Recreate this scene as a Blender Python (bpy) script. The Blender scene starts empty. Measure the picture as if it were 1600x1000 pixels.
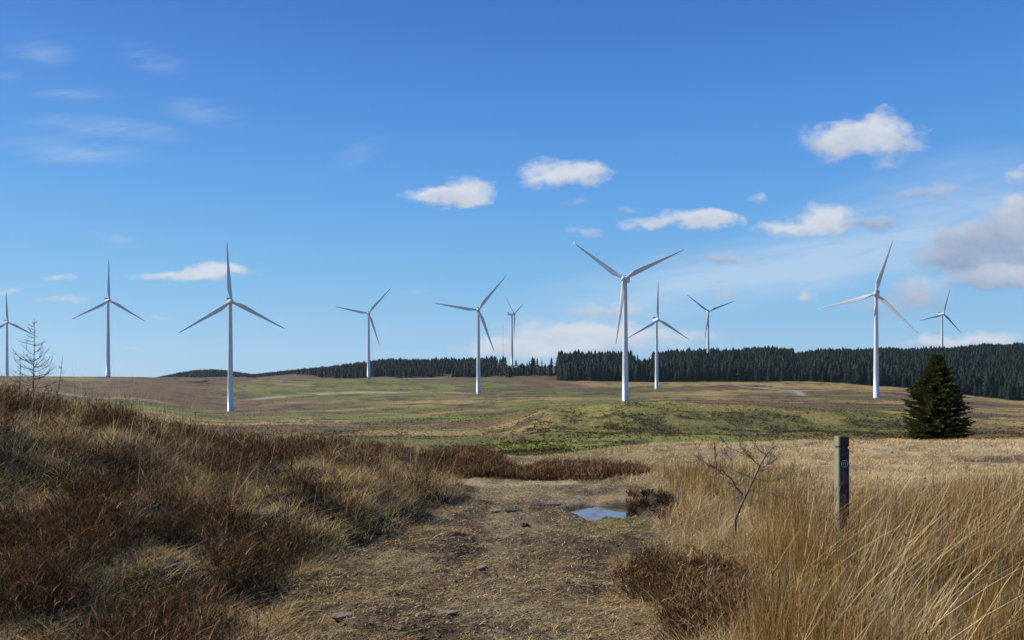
import bpy, math
import numpy as np
from math import radians as R, sin, cos, pi
from mathutils import Vector, Matrix

S = bpy.context.scene
COL = S.collection
F = 1244.0            # focal length in pixels of the 1600 px wide photograph
EYE = 1.6             # eye height above the track

# ------------------------------------------------------------------ camera
cam = bpy.data.cameras.new("camera")
cam.sensor_width = 36.0
cam.lens = 36.0 * F / 1600.0
cam.shift_y = 100.0 / 1600.0
cam.clip_start = 0.05
cam.clip_end = 20000
co = bpy.data.objects.new("camera", cam)
co.location = (0, 0, EYE)
co.rotation_euler = (R(90), 0, 0)
COL.objects.link(co)
S.camera = co
S.view_settings.view_transform = 'Standard'
S.view_settings.look = 'None'
S.view_settings.exposure = 0.42
S.view_settings.gamma = 1.0
S.render.resolution_x = 1024
S.render.resolution_y = 640
S.cycles.max_bounces = 6
S.cycles.transparent_max_bounces = 8

# ------------------------------------------------------------------ light
SUN_EL, SUN_AZ = 36.0, -70.0
sl = bpy.data.lights.new("sun", 'SUN')
sl.energy = 5.0
sl.angle = R(0.5)
sl.color = (1.0, 0.91, 0.76)
so = bpy.data.objects.new("sun", sl)
sd = Vector((sin(R(SUN_AZ)) * cos(R(SUN_EL)), cos(R(SUN_AZ)) * cos(R(SUN_EL)), sin(R(SUN_EL))))
so.rotation_euler = sd.to_track_quat('Z', 'Y').to_euler()
COL.objects.link(so)

# ------------------------------------------------------------------ world: clear sky with small cumulus and cirrus
W = bpy.data.worlds.new("World")
S.world = W
W.use_nodes = True
W.cycles.sampling_method = 'MANUAL'
W.cycles.sample_map_resolution = 512
wt = W.node_tree
wn, wl = wt.nodes, wt.links
for n in list(wn):
    wn.remove(n)


def wmath(op, a, b=None, c=None, clamp=False):
    n = wn.new('ShaderNodeMath')
    n.operation = op
    n.use_clamp = clamp
    for i, v in enumerate((a, b, c)):
        if v is None:
            continue
        if isinstance(v, (int, float)):
            n.inputs[i].default_value = v
        else:
            wl.new(v, n.inputs[i])
    return n.outputs[0]


def wvec(op, a, b=None):
    n = wn.new('ShaderNodeVectorMath')
    n.operation = op
    for i, v in enumerate((a, b)):
        if v is None:
            continue
        if isinstance(v, tuple):
            n.inputs[i].default_value = v
        else:
            wl.new(v, n.inputs[i])
    return n


def wmix(f, a, b):
    n = wn.new('ShaderNodeMix')
    n.data_type = 'RGBA'
    if isinstance(f, (int, float)):
        n.inputs[0].default_value = f
    else:
        wl.new(f, n.inputs[0])
    for i, v in ((6, a), (7, b)):
        if isinstance(v, tuple):
            n.inputs[i].default_value = v
        else:
            wl.new(v, n.inputs[i])
    return n.outputs[2]


def wnoise(vec, scale, detail=6, rough=0.55, dist=0.0):
    n = wn.new('ShaderNodeTexNoise')
    n.inputs['Scale'].default_value = scale
    n.inputs['Detail'].default_value = detail
    n.inputs['Roughness'].default_value = rough
    n.inputs['Distortion'].default_value = dist
    wl.new(vec, n.inputs['Vector'])
    return n.outputs[0]


out = wn.new('ShaderNodeOutputWorld')
bg = wn.new('ShaderNodeBackground')
bg.inputs[1].default_value = 0.082
wl.new(bg.outputs[0], out.inputs[0])
sky = wn.new('ShaderNodeTexSky')
sky.sky_type = 'NISHITA'
sky.sun_disc = False
sky.sun_elevation = R(SUN_EL)
sky.sun_rotation = R(SUN_AZ)
sky.altitude = 300
sky.air_density = 1.0
sky.dust_density = 0.35
sky.ozone_density = 2.2
hs = wn.new('ShaderNodeHueSaturation')
hs.inputs['Saturation'].default_value = 1.12
wl.new(sky.outputs[0], hs.inputs['Color'])
tc = wn.new('ShaderNodeTexCoord')
sep = wn.new('ShaderNodeSeparateXYZ')
wl.new(tc.outputs['Generated'], sep.inputs[0])
yy = wmath('MAXIMUM', sep.outputs[1], 0.05)
U = wmath('DIVIDE', sep.outputs[0], yy)
V = wmath('DIVIDE', sep.outputs[2], yy)
cmb = wn.new('ShaderNodeCombineXYZ')
wl.new(U, cmb.inputs[0])
wl.new(V, cmb.inputs[1])
UV = cmb.outputs[0]
# ragged edges: push the coordinates about with noise
st = wvec('MULTIPLY', UV, (1.0, 1.5, 1.0)).outputs[0]


def cnoise(scale, detail, seed):
    n = wn.new('ShaderNodeTexNoise')
    n.inputs['Scale'].default_value = scale
    n.inputs['Detail'].default_value = detail
    n.inputs['Roughness'].default_value = 0.6
    v = wvec('ADD', st, (seed, seed * .7, seed * 1.3)).outputs[0]
    wl.new(v, n.inputs['Vector'])
    return n


nd = cnoise(26, 5, 3.1)
off = wvec('SUBTRACT', nd.outputs[1], (0.5, 0.5, 0.5)).outputs[0]
off = wvec('MULTIPLY', off, (0.055, 0.032, 0.0)).outputs[0]
UVd = wvec('ADD', UV, off).outputs[0]
n1 = cnoise(34, 8, 9.2).outputs[0]
# (cx, cy, rx, ry, strength, lightness) of every puff as seen from the track
PUFF = [(1298, 222, 46, 26, 1.05, .75), (1340, 214, 40, 24, .95, .85), (1380, 206, 34, 30, 1.1, .95), (1414, 224, 36, 22, .8, .7), (1385, 257, 32, 9, .55, .6),
        (855, 272, 36, 18, 1.15, 1.0), (915, 269, 38, 18, 1.15, .95), (736, 297, 38, 19, 1.2, 1.0), (680, 309, 48, 12, 1.0, .9), (715, 310, 50, 11, .9, .85),
        (1082, 343, 62, 13, 1.15, .95), (1120, 341, 30, 12, 1.0, .95), (1005, 350, 34, 8, .8, .85),
        (1300, 340, 38, 20, 1.15, .95), (1245, 356, 64, 12, .95, .85), (1365, 350, 40, 8, .8, .25),
        (345, 422, 50, 12, 1.15, 1.0), (262, 431, 54, 9, 1.0, .95), (93, 437, 20, 6, .8, .9), (95, 470, 42, 6, .6, .7), (14, 453, 18, 7, .6, .8),
        (260, 497, 30, 7, .5, .6), (205, 548, 12, 5, .6, .7), (655, 455, 32, 6, .5, .6),
        (915, 362, 30, 7, .55, .7), (903, 316, 24, 7, .45, .6), (1183, 312, 16, 9, .7, .6), (985, 328, 22, 7, .45, .6),
        (1550, 400, 88, 42, 1.25, .3), (1590, 360, 50, 40, .9, .2), (1500, 385, 50, 26, .6, .3), (1570, 432, 85, 12, 1.25, .85), (1530, 375, 60, 22, .95, .15), (1596, 335, 32, 28, 1.1, .6), (1592, 276, 22, 13, .8, .7), (1480, 405, 46, 18, .7, .2),
        (1440, 462, 46, 22, .9, .5), (1372, 482, 56, 14, .65, .4), (1262, 469, 20, 9, .85, .7), (1240, 450, 40, 8, .35, .4),
        (1528, 532, 70, 12, 1.1, 1.0), (1440, 538, 60, 9, .7, .7),
        (850, 528, 80, 24, .95, .9), (930, 522, 60, 20, .95, .95), (1000, 524, 70, 16, .8, .9), (780, 550, 70, 14, .7, .9), (1090, 528, 60, 12, .6, .8), (945, 486, 70, 10, .75, .75), (900, 545, 150, 10, .7, .9),
        (1125, 405, 56, 8, .75, .3), (1030, 410, 40, 8, .4, .4), (1100, 440, 40, 5, .5, .3), (1135, 463, 28, 9, .6, .45),
        (1468, 298, 26, 13, .75, .45), (1430, 303, 26, 8, .6, .3), (1525, 300, 40, 8, .4, .3)]
Wsum = Gsum = None
for cx, cy, rx, ry, stg, lig in PUFF:
    d = wvec('SUBTRACT', UVd, ((cx - 800) / F, (600 - cy) / F, 0)).outputs[0]
    d = wvec('MULTIPLY', d, (F / rx / 1.45, F / ry / 1.55, 0)).outputs[0]
    ln = wvec('LENGTH', d).outputs['Value']
    w_ = wmath('SUBTRACT', 1.0, ln, clamp=True)
    w_ = wmath('MULTIPLY', w_, stg)
    dv = wn.new('ShaderNodeSeparateXYZ')
    wl.new(d, dv.inputs[0])
    g_ = wmath('MULTIPLY_ADD', dv.outputs[1], 0.45, lig)
    Wsum = w_ if Wsum is None else wmath('ADD', Wsum, w_)
    Gsum = wmath('MULTIPLY', w_, g_) if Gsum is None else wmath('MULTIPLY_ADD', w_, g_, Gsum)
light = wmath('DIVIDE', Gsum, wmath('MAXIMUM', Wsum, 0.02))
dens = wmath('MULTIPLY_ADD', wmath('SUBTRACT', n1, 0.5), 1.1, Wsum)
dens = wmath('MULTIPLY', dens, wmath('MULTIPLY', Wsum, 6.0, clamp=True))
mr = wn.new('ShaderNodeMapRange')
mr.interpolation_type = 'SMOOTHSTEP'
mr.inputs['From Min'].default_value = 0.04
mr.inputs['From Max'].default_value = 0.95
wl.new(dens, mr.inputs[0])
front = wmath('GREATER_THAN', sep.outputs[1], 0.06)
alpha = wmath('MULTIPLY', wmath('MULTIPLY', mr.outputs[0], 0.88), front)
n2 = cnoise(20, 6, 5.7).outputs[0]
light = wmath('MULTIPLY_ADD', wmath('SUBTRACT', n2, 0.5), 0.9, light, clamp=True)
ccol = wmix(light, (2.5, 3.15, 4.6, 1), (6.6, 6.8, 7.3, 1))
# thin veil (upper right) and cirrus wisps (upper left)
st2 = wvec('MULTIPLY', UV, (1.0, 4.0, 1.0)).outputs[0]
rotn = wn.new('ShaderNodeVectorRotate')
rotn.rotation_type = 'Z_AXIS'
rotn.inputs['Angle'].default_value = R(-8)
wl.new(UV, rotn.inputs['Vector'])
st3 = wvec('MULTIPLY', rotn.outputs[0], (1.0, 5.5, 1.0)).outputs[0]
ns = wnoise(st3, 9, 8, 0.62, 0.35)
VE = [(1450, 350, 340, 105, .62, -14), (1100, 440, 380, 65, .55, -10), (1500, 250, 160, 40, .10, -10), (1250, 420, 330, 45, .4, -8)]
WI = [(235, 92, 65, 26, .3, 14), (60, 78, 70, 28, .3, 8), (120, 148, 85, 11, .36, 0), (170, 200, 150, 22, .4, 6), (320, 176, 75, 26, .3, 10), (110, 236, 150, 28, .32, 4), (560, 240, 60, 20, .25, -30), (170, 370, 60, 9, .35, 10), (10, 118, 30, 10, .35, 0)]


def soft(lst):
    acc = None
    for cx, cy, rx, ry, s_, an in lst:
        d = wvec('SUBTRACT', UV, ((cx - 800) / F, (600 - cy) / F, 0)).outputs[0]
        r_ = wn.new('ShaderNodeVectorRotate')
        r_.rotation_type = 'Z_AXIS'
        r_.inputs['Angle'].default_value = R(an)
        wl.new(d, r_.inputs['Vector'])
        d = wvec('MULTIPLY', r_.outputs[0], (F / rx, F / ry, 0)).outputs[0]
        ln = wvec('LENGTH', d).outputs['Value']
        w_ = wmath('MULTIPLY', wmath('SMOOTH_MAX', wmath('SUBTRACT', 1.0, ln), 0.0, 0.15), s_)
        acc = w_ if acc is None else wmath('ADD', acc, w_)
    return acc


veil = wmath('MULTIPLY', soft(VE), wmath('MULTIPLY_ADD', ns, 1.6, -0.15, clamp=True))
wisp = wmath('MULTIPLY', soft(WI), wmath('MULTIPLY_ADD', ns, 3.4, -1.2, clamp=True))
thin = wmath('MULTIPLY', wmath('ADD', veil, wisp, clamp=True), front)
thin = wmath('MINIMUM', thin, 0.5)
# clear spring air: blue right down to the horizon, deeper overhead
ramp = wn.new('ShaderNodeValToRGB')
wl.new(sep.outputs[2], ramp.inputs[0])
RK = [(0.0, (.39, .60, .80)), (.035, (.345, .59, .82)), (.12, (.215, .50, .82)), (.23, (.12, .37, .80)), (.34, (.072, .26, .71)), (.44, (.048, .18, .58)), (1.0, (.03, .10, .36))]
el = ramp.color_ramp.elements
while len(el) < len(RK):
    el.new(.5)
for e_, (p_, c_) in zip(el, RK):
    e_.position = p_
    e_.color = (*c_, 1)
ramp.color_ramp.interpolation = 'B_SPLINE' if False else 'LINEAR'
rs = wvec('SCALE', ramp.outputs[0])
rs.inputs['Scale'].default_value = 1 / .11
clear = wmix(.93, hs.outputs[0], rs.outputs[0])
base = wmix(thin, clear, (6.0, 6.9, 8.0, 1))
wl.new(wmix(alpha, base, ccol), bg.inputs[0])

# ------------------------------------------------------------------ numpy helpers
rng = np.random.default_rng(7)


def hash2(ix, iy, seed):
    h = (ix.astype(np.int64) * 374761393 + iy.astype(np.int64) * 668265263 + seed * 1442695041) & 0xFFFFFFFF
    h = ((h ^ (h >> 13)) * 1274126177) & 0xFFFFFFFF
    return ((h ^ (h >> 16)) & 0xFFFF) / 65535.0


def vnoise(x, y, seed=0):
    ix, iy = np.floor(x), np.floor(y)
    fx, fy = x - ix, y - iy
    fx = fx * fx * fx * (fx * (fx * 6 - 15) + 10)
    fy = fy * fy * fy * (fy * (fy * 6 - 15) + 10)
    a, b = hash2(ix, iy, seed), hash2(ix + 1, iy, seed)
    c, d = hash2(ix, iy + 1, seed), hash2(ix + 1, iy + 1, seed)
    return (a + (b - a) * fx) * (1 - fy) + (c + (d - c) * fx) * fy


def fbm(x, y, scale, oct=4, seed=0, rough=0.5):
    x = np.asarray(x, float) / scale
    y = np.asarray(y, float) / scale
    v, a, t = 0.0, 1.0, 0.0
    for k in range(oct):
        v = v + a * vnoise(x + 17.3 * k, y - 9.1 * k, seed + k * 31)
        t += a
        a *= rough
        x, y = x * 2.03, y * 2.03
    return v / t


def sstep(a, b, x):
    t = np.clip((x - a) / (b - a), 0, 1)
    return t * t * (3 - 2 * t)


def make_mesh(name, V, T, mat, col=None, parent=None, smooth=False, quads=None):
    """triangles T (n,3) and optional quads (m,4) as one mesh object"""
    me = bpy.data.meshes.new(name)
    V = np.asarray(V, np.float32)
    nt = 0 if T is None else len(T)
    nq = 0 if quads is None else len(quads)
    me.vertices.add(len(V))
    me.vertices.foreach_set('co', V.ravel())
    li = []
    if nt:
        li.append(np.asarray(T, np.int32).ravel())
    if nq:
        li.append(np.asarray(quads, np.int32).ravel())
    li = np.concatenate(li)
    me.loops.add(len(li))
    me.loops.foreach_set('vertex_index', li)
    me.polygons.add(nt + nq)
    st_ = np.concatenate([np.arange(nt) * 3, nt * 3 + np.arange(nq) * 4]).astype(np.int32)
    me.polygons.foreach_set('loop_start', st_)
    if smooth:
        me.polygons.foreach_set('use_smooth', np.ones(nt + nq, bool))
    me.update(calc_edges=True)
    if col is not None:
        at = me.attributes.new('tint', 'FLOAT_COLOR', 'POINT')
        c4 = np.ones((len(V), 4), np.float32)
        c4[:, :3] = col
        at.data.foreach_set('color', c4.ravel())
    if mat:
        me.materials.append(mat)
    o = bpy.data.objects.new(name, me)
    COL.objects.link(o)
    if parent:
        o.parent = parent
    return o


def tag(o, label=None, cat=None, group=None, kind=None):
    if label:
        o['label'] = label
    if cat:
        o['category'] = cat
    if group:
        o['group'] = group
    if kind:
        o['kind'] = kind
    return o


def empty(name, loc, rz=0.0):
    o = bpy.data.objects.new(name, None)
    o.empty_display_size = 0.2
    o.location = loc
    o.rotation_euler = (0, 0, rz)
    COL.objects.link(o)
    return o


def copy_tree(o, parent=None):
    c = o.copy()
    COL.objects.link(c)
    if parent:
        c.parent = parent
    for ch in [k for k in bpy.data.objects if k.parent == o]:
        copy_tree(ch, c)
    return c


class MB:
    """collects shapes, then links them as one mesh object"""

    def __init__(s):
        s.v, s.f = [], []

    def add(s, v, f):
        k = len(s.v)
        s.v += [tuple(p) for p in v]
        s.f += [tuple(i + k for i in q) for q in f]

    def loft(s, rings, cap=True):
        n = len(rings[0])
        v = [p for r in rings for p in r]
        f = []
        for i in range(len(rings) - 1):
            for j in range(n):
                f.append((i * n + j, i * n + (j + 1) % n, (i + 1) * n + (j + 1) % n, (i + 1) * n + j))
        if cap:
            f.append(tuple(range(n - 1, -1, -1)))
            f.append(tuple((len(rings) - 1) * n + j for j in range(n)))
        s.add(v, f)

    def tube(s, pts, rad, n=6, cap=True):
        rings = []
        pts = [Vector(p) for p in pts]
        up = None
        for i, p in enumerate(pts):
            d = (pts[min(i + 1, len(pts) - 1)] - pts[max(i - 1, 0)]).normalized()
            if up is None:
                up = d.orthogonal().normalized()
            a = (up - d * up.dot(d))
            a = a.normalized() if a.length > 1e-6 else d.orthogonal().normalized()
            up = a
            b = d.cross(a)
            rings.append([p + (a * cos(2 * pi * k / n) + b * sin(2 * pi * k / n)) * rad[i] for k in range(n)])
        s.loft(rings, cap)

    def box(s, c, h, rot=None):
        v = []
        for z in (-1, 1):
            for x, y in ((-1, -1), (1, -1), (1, 1), (-1, 1)):
                q = Vector((x * h[0], y * h[1], z * h[2]))
                if rot:
                    q = rot @ q
                v.append(q + Vector(c))
        s.add(v, [(3, 2, 1, 0), (4, 5, 6, 7), (0, 1, 5, 4), (1, 2, 6, 5), (2, 3, 7, 6), (3, 0, 4, 7)])

    def build(s, name, mat, parent=None, smooth=False, bevel=0.0):
        me = bpy.data.meshes.new(name)
        me.from_pydata(s.v, [], s.f)
        me.materials.append(mat)
        if smooth:
            me.polygons.foreach_set('use_smooth', [len(p.vertices) <= 4 for p in me.polygons])
        me.update()
        o = bpy.data.objects.new(name, me)
        COL.objects.link(o)
        if parent:
            o.parent = parent
        if bevel:
            m = o.modifiers.new('bevel', 'BEVEL')
            m.width = bevel
            m.segments = 2
        return o


# ------------------------------------------------------------------ materials
def mat_nodes(name):
    m = bpy.data.materials.new(name)
    m.use_nodes = True
    return m, m.node_tree.nodes, m.node_tree.links, m.node_tree.nodes['Principled BSDF']


def plain(name, col, rough=0.6, noise=0.0, nscale=3.0, metal=0.0, spec=0.5, bump=0.0):
    m, n, l, p = mat_nodes(name)
    p.inputs['Roughness'].default_value = rough
    p.inputs['Metallic'].default_value = metal
    p.inputs['Specular IOR Level'].default_value = spec
    tcn = n.new('ShaderNodeTexCoord')
    nz = n.new('ShaderNodeTexNoise')
    nz.inputs['Scale'].default_value = nscale
    nz.inputs['Detail'].default_value = 6
    l.new(tcn.outputs['Object'], nz.inputs['Vector'])
    mx = n.new('ShaderNodeMix')
    mx.data_type = 'RGBA'
    l.new(nz.outputs[0], mx.inputs[0])
    mx.inputs[6].default_value = (*[c * (1 - noise) for c in col], 1)
    mx.inputs[7].default_value = (*[min(1, c * (1 + noise)) for c in col], 1)
    l.new(mx.outputs[2], p.inputs['Base Color'])
    if bump:
        b = n.new('ShaderNodeBump')
        b.inputs['Strength'].default_value = bump
        b.inputs['Distance'].default_value = 0.02
        l.new(nz.outputs[0], b.inputs['Height'])
        l.new(b.outputs[0], p.inputs['Normal'])
    return m


def tinted(name, trans=0.3, rough=0.85, spec=0.08):
    """plant matter: own pigment per blade from the 'tint' attribute, some light passes through"""
    m, n, l, p = mat_nodes(name)
    at = n.new('ShaderNodeAttribute')
    at.attribute_name = 'tint'
    l.new(at.outputs['Color'], p.inputs['Base Color'])
    p.inputs['Roughness'].default_value = rough
    p.inputs['Specular IOR Level'].default_value = spec
    if trans:
        t = n.new('ShaderNodeBsdfTranslucent')
        l.new(at.outputs['Color'], t.inputs['Color'])
        mx = n.new('ShaderNodeMixShader')
        mx.inputs[0].default_value = trans
        l.new(p.outputs[0], mx.inputs[1])
        l.new(t.outputs[0], mx.inputs[2])
        l.new(mx.outputs[0], n['Material Output'].inputs[0])
    return m


M_GRASS = tinted('dry_grass', 0.30)
M_HEATH = tinted('heather', 0.12, 0.9, 0.05)
M_NEEDLE = tinted('needles', 0.18, 0.8, 0.1)
M_PAINT = plain('turbine_paint', (0.62, 0.63, 0.65), 0.45, 0.04, 0.3)
M_COOL = plain('dark_grille', (0.04, 0.04, 0.045), 0.6, 0.1)
M_BARK = plain('bark', (0.05, 0.042, 0.036), 0.85, 0.4, 30)
M_TWIG = plain('pale_bark', (0.095, 0.076, 0.06), 0.8, 0.6, 25, bump=.5)
M_STONE = plain('stone', (0.16, 0.125, 0.085), 0.85, 0.45, 14, bump=1.0)
M_DSTONE = plain('wet_stone', (0.035, 0.03, 0.027), 0.6, 0.4, 14, bump=1.0)
M_CABIN = plain('cabin_white', (0.75, 0.75, 0.73), 0.6, 0.03)
M_STEEL = plain('galvanised_steel', (0.30, 0.29, 0.29), 0.5, 0.1)

# ------------------------------------------------------------------ terrain height
# the track as a polygon in metres (x right, y ahead)
PATH = np.array([(-1.2, -3), (-1.2, 3), (-1.35, 5), (-1.5, 6.4), (-1.32, 7.6), (-1.05, 9), (-.55, 10.8), (-.5, 12.2), (-1.2, 13.2), (-3, 14.0), (-8, 15.0), (-20, 16),
                 (-20, 18), (-8, 16.8), (-2, 16.0), (.6, 15.2), (1.75, 13.6), (2.05, 12.4), (1.95, 11), (1.55, 9), (1.1, 6.6), (.85, 5), (.8, 3), (.8, -3)])


def path_sd(x, y):
    """signed distance to the track's edge, negative on the track"""
    x = np.asarray(x, float)
    y = np.asarray(y, float)
    d = np.full(x.shape, 1e9)
    ins = np.zeros(x.shape, bool)
    n = len(PATH)
    for i in range(n):
        a, b = PATH[i], PATH[(i + 1) % n]
        e = b - a
        t = np.clip(((x - a[0]) * e[0] + (y - a[1]) * e[1]) / (e @ e), 0, 1)
        d = np.minimum(d, np.hypot(x - a[0] - e[0] * t, y - a[1] - e[1] * t))
        c = ((a[1] > y) != (b[1] > y)) & (x < (b[0] - a[0]) * (y - a[1]) / (b[1] - a[1] + 1e-12) + a[0])
        ins ^= c
    # ragged verge
    return np.where(ins, -d, d) + .5 * (fbm(x, y, .9, 4, 150, .6) - .5)


TAB = {  # photo column -> (distance, photo row of the ground there)
    -500: [(120, 680), (300, 645), (500, 618), (860, 588), (1000, 592), (2000, 600), (4000, 602)],
    0: [(70, 712), (150, 688), (300, 650), (500, 618), (860, 587), (960, 589), (1092, 595), (2000, 600), (4000, 602)],
    169: [(70, 712), (150, 690), (300, 655), (450, 635), (600, 618), (863, 588), (960, 590), (1092, 595), (2000, 600), (4000, 602)],
    360: [(70, 712), (150, 692), (300, 667), (450, 654), (582, 643), (700, 622), (863, 591), (950, 589), (1100, 595), (1500, 593), (2000, 588), (2500, 592), (4000, 602)],
    500: [(70, 712), (150, 694), (250, 675), (400, 655), (582, 636), (700, 618), (863, 596), (950, 592), (1080, 594), (1420, 580), (2000, 588), (4000, 602)],
    620: [(70, 712), (150, 696), (250, 672), (400, 652), (600, 630), (760, 613), (900, 598), (1010, 590), (1075, 594), (1380, 572), (1600, 573), (4000, 602)],
    760: [(70, 712), (150, 696), (250, 670), (400, 646), (550, 630), (760, 616), (900, 604), (1010, 592), (1080, 594), (1260, 571), (1450, 572), (4000, 602)],
    870: [(70, 708), (140, 694), (200, 668), (250, 636), (330, 642), (524, 628), (700, 618), (888, 607), (1010, 594), (1080, 592), (1260, 571), (1450, 575), (4000, 602)],
    980: [(70, 708), (140, 692), (190, 672), (235, 629), (330, 640), (524, 627), (700, 619), (888, 611), (960, 598), (1000, 596), (1260, 572), (1450, 575), (4000, 602)],
    1150: [(70, 706), (140, 692), (190, 676), (245, 634), (330, 641), (614, 625), (800, 608), (950, 596), (1000, 597), (1260, 565), (1450, 570), (4000, 602)],
    1370: [(70, 704), (140, 690), (200, 674), (260, 641), (350, 643), (500, 631), (614, 622), (760, 609), (850, 607), (1250, 557), (1450, 562), (4000, 602)],
    1600: [(70, 702), (140, 688), (250, 665), (350, 655), (500, 645), (650, 634), (780, 627), (810, 628), (1250, 551), (1450, 556), (4000, 602)],
    2200: [(70, 702), (140, 688), (250, 665), (350, 655), (500, 645), (650, 634), (760, 627), (800, 628), (1250, 545), (1450, 556), (4000, 602)],
}
PXS = sorted(TAB)
LD = np.linspace(math.log(60), math.log(4200), 160)
GRID = np.array([np.interp(LD, [math.log(d) for d, _ in TAB[p]], [EYE - (y - 600) / F * d for d, y in TAB[p]]) for p in PXS])
for _ in range(3):      # soften the corners of the profile
    GRID[:, 1:-1] = (GRID[:, :-2] + 2 * GRID[:, 1:-1] + GRID[:, 2:]) / 4


def far_z(px, D):
    u = np.interp(px, PXS, np.arange(len(PXS)))
    i = np.clip(np.floor(u).astype(int), 0, len(PXS) - 2)
    fu = u - i
    fu = fu * fu * (3 - 2 * fu)
    w = np.clip((np.log(np.maximum(D, 60.1)) - LD[0]) / (LD[1] - LD[0]), 0, len(LD) - 1.001)
    j = np.floor(w).astype(int)
    fw = w - j
    g = lambda a, b: GRID[a, b]
    return (g(i, j) * (1 - fw) + g(i, j + 1) * fw) * (1 - fu) + (g(i + 1, j) * (1 - fw) + g(i + 1, j + 1) * fw) * fu


PUD = (1.24, 10.15)      # puddle centre


def height(x, y):
    x = np.asarray(x, float)
    y = np.asarray(y, float)
    r = np.hypot(x, y)
    D = np.where(y > 0, np.maximum(y, 0.15 * r), 0.15 * r)
    px = np.clip(x / np.maximum(D, 1e-3) * F + 800, -500, 2200)
    # near plateau
    dn = np.where(y > 0, y, 0.0)
    right = sstep(0, 12, x)
    zn = -(0.75 - .12 * right) * sstep(11, 21, dn) - (0.0030 - 0.0016 * right) * np.maximum(dn - 19, 0) ** 2
    zn = np.maximum(zn, -6.5)
    sd = path_sd(x, y)
    dd = np.clip(sd, 0, None)
    bank = (.95 + .6 * sstep(-2.5, -7, x)) * (1 - np.exp(-dd / 2.9)) * sstep(4.6, 9.0, y) * (1 - sstep(14, 27, y) * .9) * sstep(0.3, -0.8, x)
    zn = zn + bank
    rim = 0.16 * (1 - np.exp(-dd / .5)) * sstep(.2, 1.0, x) * (1 - sstep(14, 24, y))
    zn = zn + rim
    veg = sstep(0.0, 0.5, sd)
    near = 1 - sstep(60, 120, r)
    zn = zn + near * veg * .26 * sstep(-.6, -1.6, x) * (fbm(x, y, .62, 3, 6) - .45) * (1 - sstep(25, 40, y))
    zn = zn + near * veg * ((0.30 + .35 * sstep(-1, -2.5, x)) * (fbm(x, y, 1.5, 3, 5) - .5) + 0.5 * (fbm(x, y, 6, 2, 8) - .5) * sstep(1, 5, sd))
    zn = zn + near * (1 - veg) * .05 * np.abs(fbm(x, y, .35, 4, 13, .6) - .5) * 2
    rut = np.exp(-((x + .75 - .05 * y) / .2) ** 2) + np.exp(-((x - .35 - .07 * y) / .2) ** 2)
    zn = zn - near * (1 - veg) * rut * .045 * (1 - sstep(11, 13, y))
    qn = 1 - np.exp(-(((x - PUD[0]) / 1.2) ** 2 + ((y - PUD[1] - .5) / 1.5) ** 2))
    zn = zn + near * (1 - veg) * qn * (0.22 * (fbm(x, y, .9, 4, 11) - .5) + 0.03 * (fbm(x, y, .12, 3, 12) - .5))
    # puddle hollow and the peat lump beside it
    q = np.hypot((x - PUD[0]) / .62, (y - PUD[1]) / .62)
    zn = zn - 0.11 * (1 - sstep(.45, .95, q + .5 * (fbm(x, y, .3, 3, 22) - .5)))
    q = np.hypot((x - 1.72) / .26, (y - 10.1) / .42)
    zn = zn + 0.12 * np.exp(-q ** 4) * (.1 + 1.9 * fbm(x, y, .14, 4, 21, .65))
    zf = far_z(px, np.maximum(D, 60))
    amp = sstep(60, 160, r)
    knoll = sstep(170, 200, D) * (1 - sstep(245, 300, D)) * sstep(800, 900, px) * (1 - sstep(1450, 1560, px))
    nz = (fbm(x, y, 45, 4, 40) - .5) * 4.6 + (fbm(x, y, 9, 4, 41) - .5) * 1.2
    nz = nz + knoll * (fbm(x, y, 16, 5, 43, .6) - .5) * 3.0
    nz = nz * (1 - .55 * sstep(260, 500, D) * (1 - sstep(1000, 1100, D)))
    zf = zf + nz * amp * .8
    k = sstep(38, 75, D)
    return zn * (1 - k) + zf * k


def H1(x, y):
    return float(height(np.array([x]), np.array([y]))[0])


def P(px, D):
    """a point on the ground at distance D under photo column px"""
    x = (px - 800) / F * D
    return Vector((x, D, H1(x, D)))


# ------------------------------------------------------------------ terrain colour (pigment) masks
def heath_mask(x, y):
    """0..1 where heather grows on the near ground"""
    sd = path_sd(x, y)
    D = np.maximum(y, 1)
    px = x / D * F + 800
    left = sstep(-.2, -.9, x) * sstep(0.15, .6, sd) * sstep(3.8, 4.6, y) * (y < 26)
    n = .6 * fbm(x, y, .55, 4, 60, .55) + .4 * fbm(x, y, 2.2, 2, 65)
    hl = left * sstep(.485, .54, n + .035 * sstep(600, 100, px) - .03 * sstep(400, 640, px) - .03 * sstep(8, 6.4, y))
    strip = sstep(13.6, 14.4, y - .15 * x) * (1 - sstep(19, 21, y)) * sstep(690, 730, px) * (1 - sstep(985, 1015, px)) * sstep(.1, .4, sd)
    hs_ = strip * sstep(.47, .54, fbm(x, y, .8, 4, 61, .6) + .1 * np.exp(-((y - 14.6) / .8) ** 2) + .1 * np.exp(-((y - 18) / 1.2) ** 2))
    q = np.hypot((x - 1.52) / .52, (y - 6.2) / 1.1)
    q2 = np.hypot((x - 1.5) / .62, (y - 4.9) / .5)
    hp = np.clip(sstep(1.15, .6, q + .9 * (fbm(x, y, .5, 3, 62) - .5)) + sstep(1.1, .7, q2), 0, 1) * sstep(.36, .5, fbm(x, y, .38, 3, 64) + .06)
    hp = np.clip(hp + sstep(1.1, .5, np.hypot((x - 1.85) / .3, (y - 10.25) / .6)), 0, 1)
    rf = sstep(1100, 1300, px) * sstep(16, 20, y) * (y < 60) * sstep(.62, .7, fbm(x, y, 3.0, 4, 63)) * .7
    return np.clip(hl + hs_ + hp + rf, 0, 1)


def lerp(a, b, t):
    return a * (1 - t[..., None]) + np.asarray(b) * t[..., None]


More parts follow.
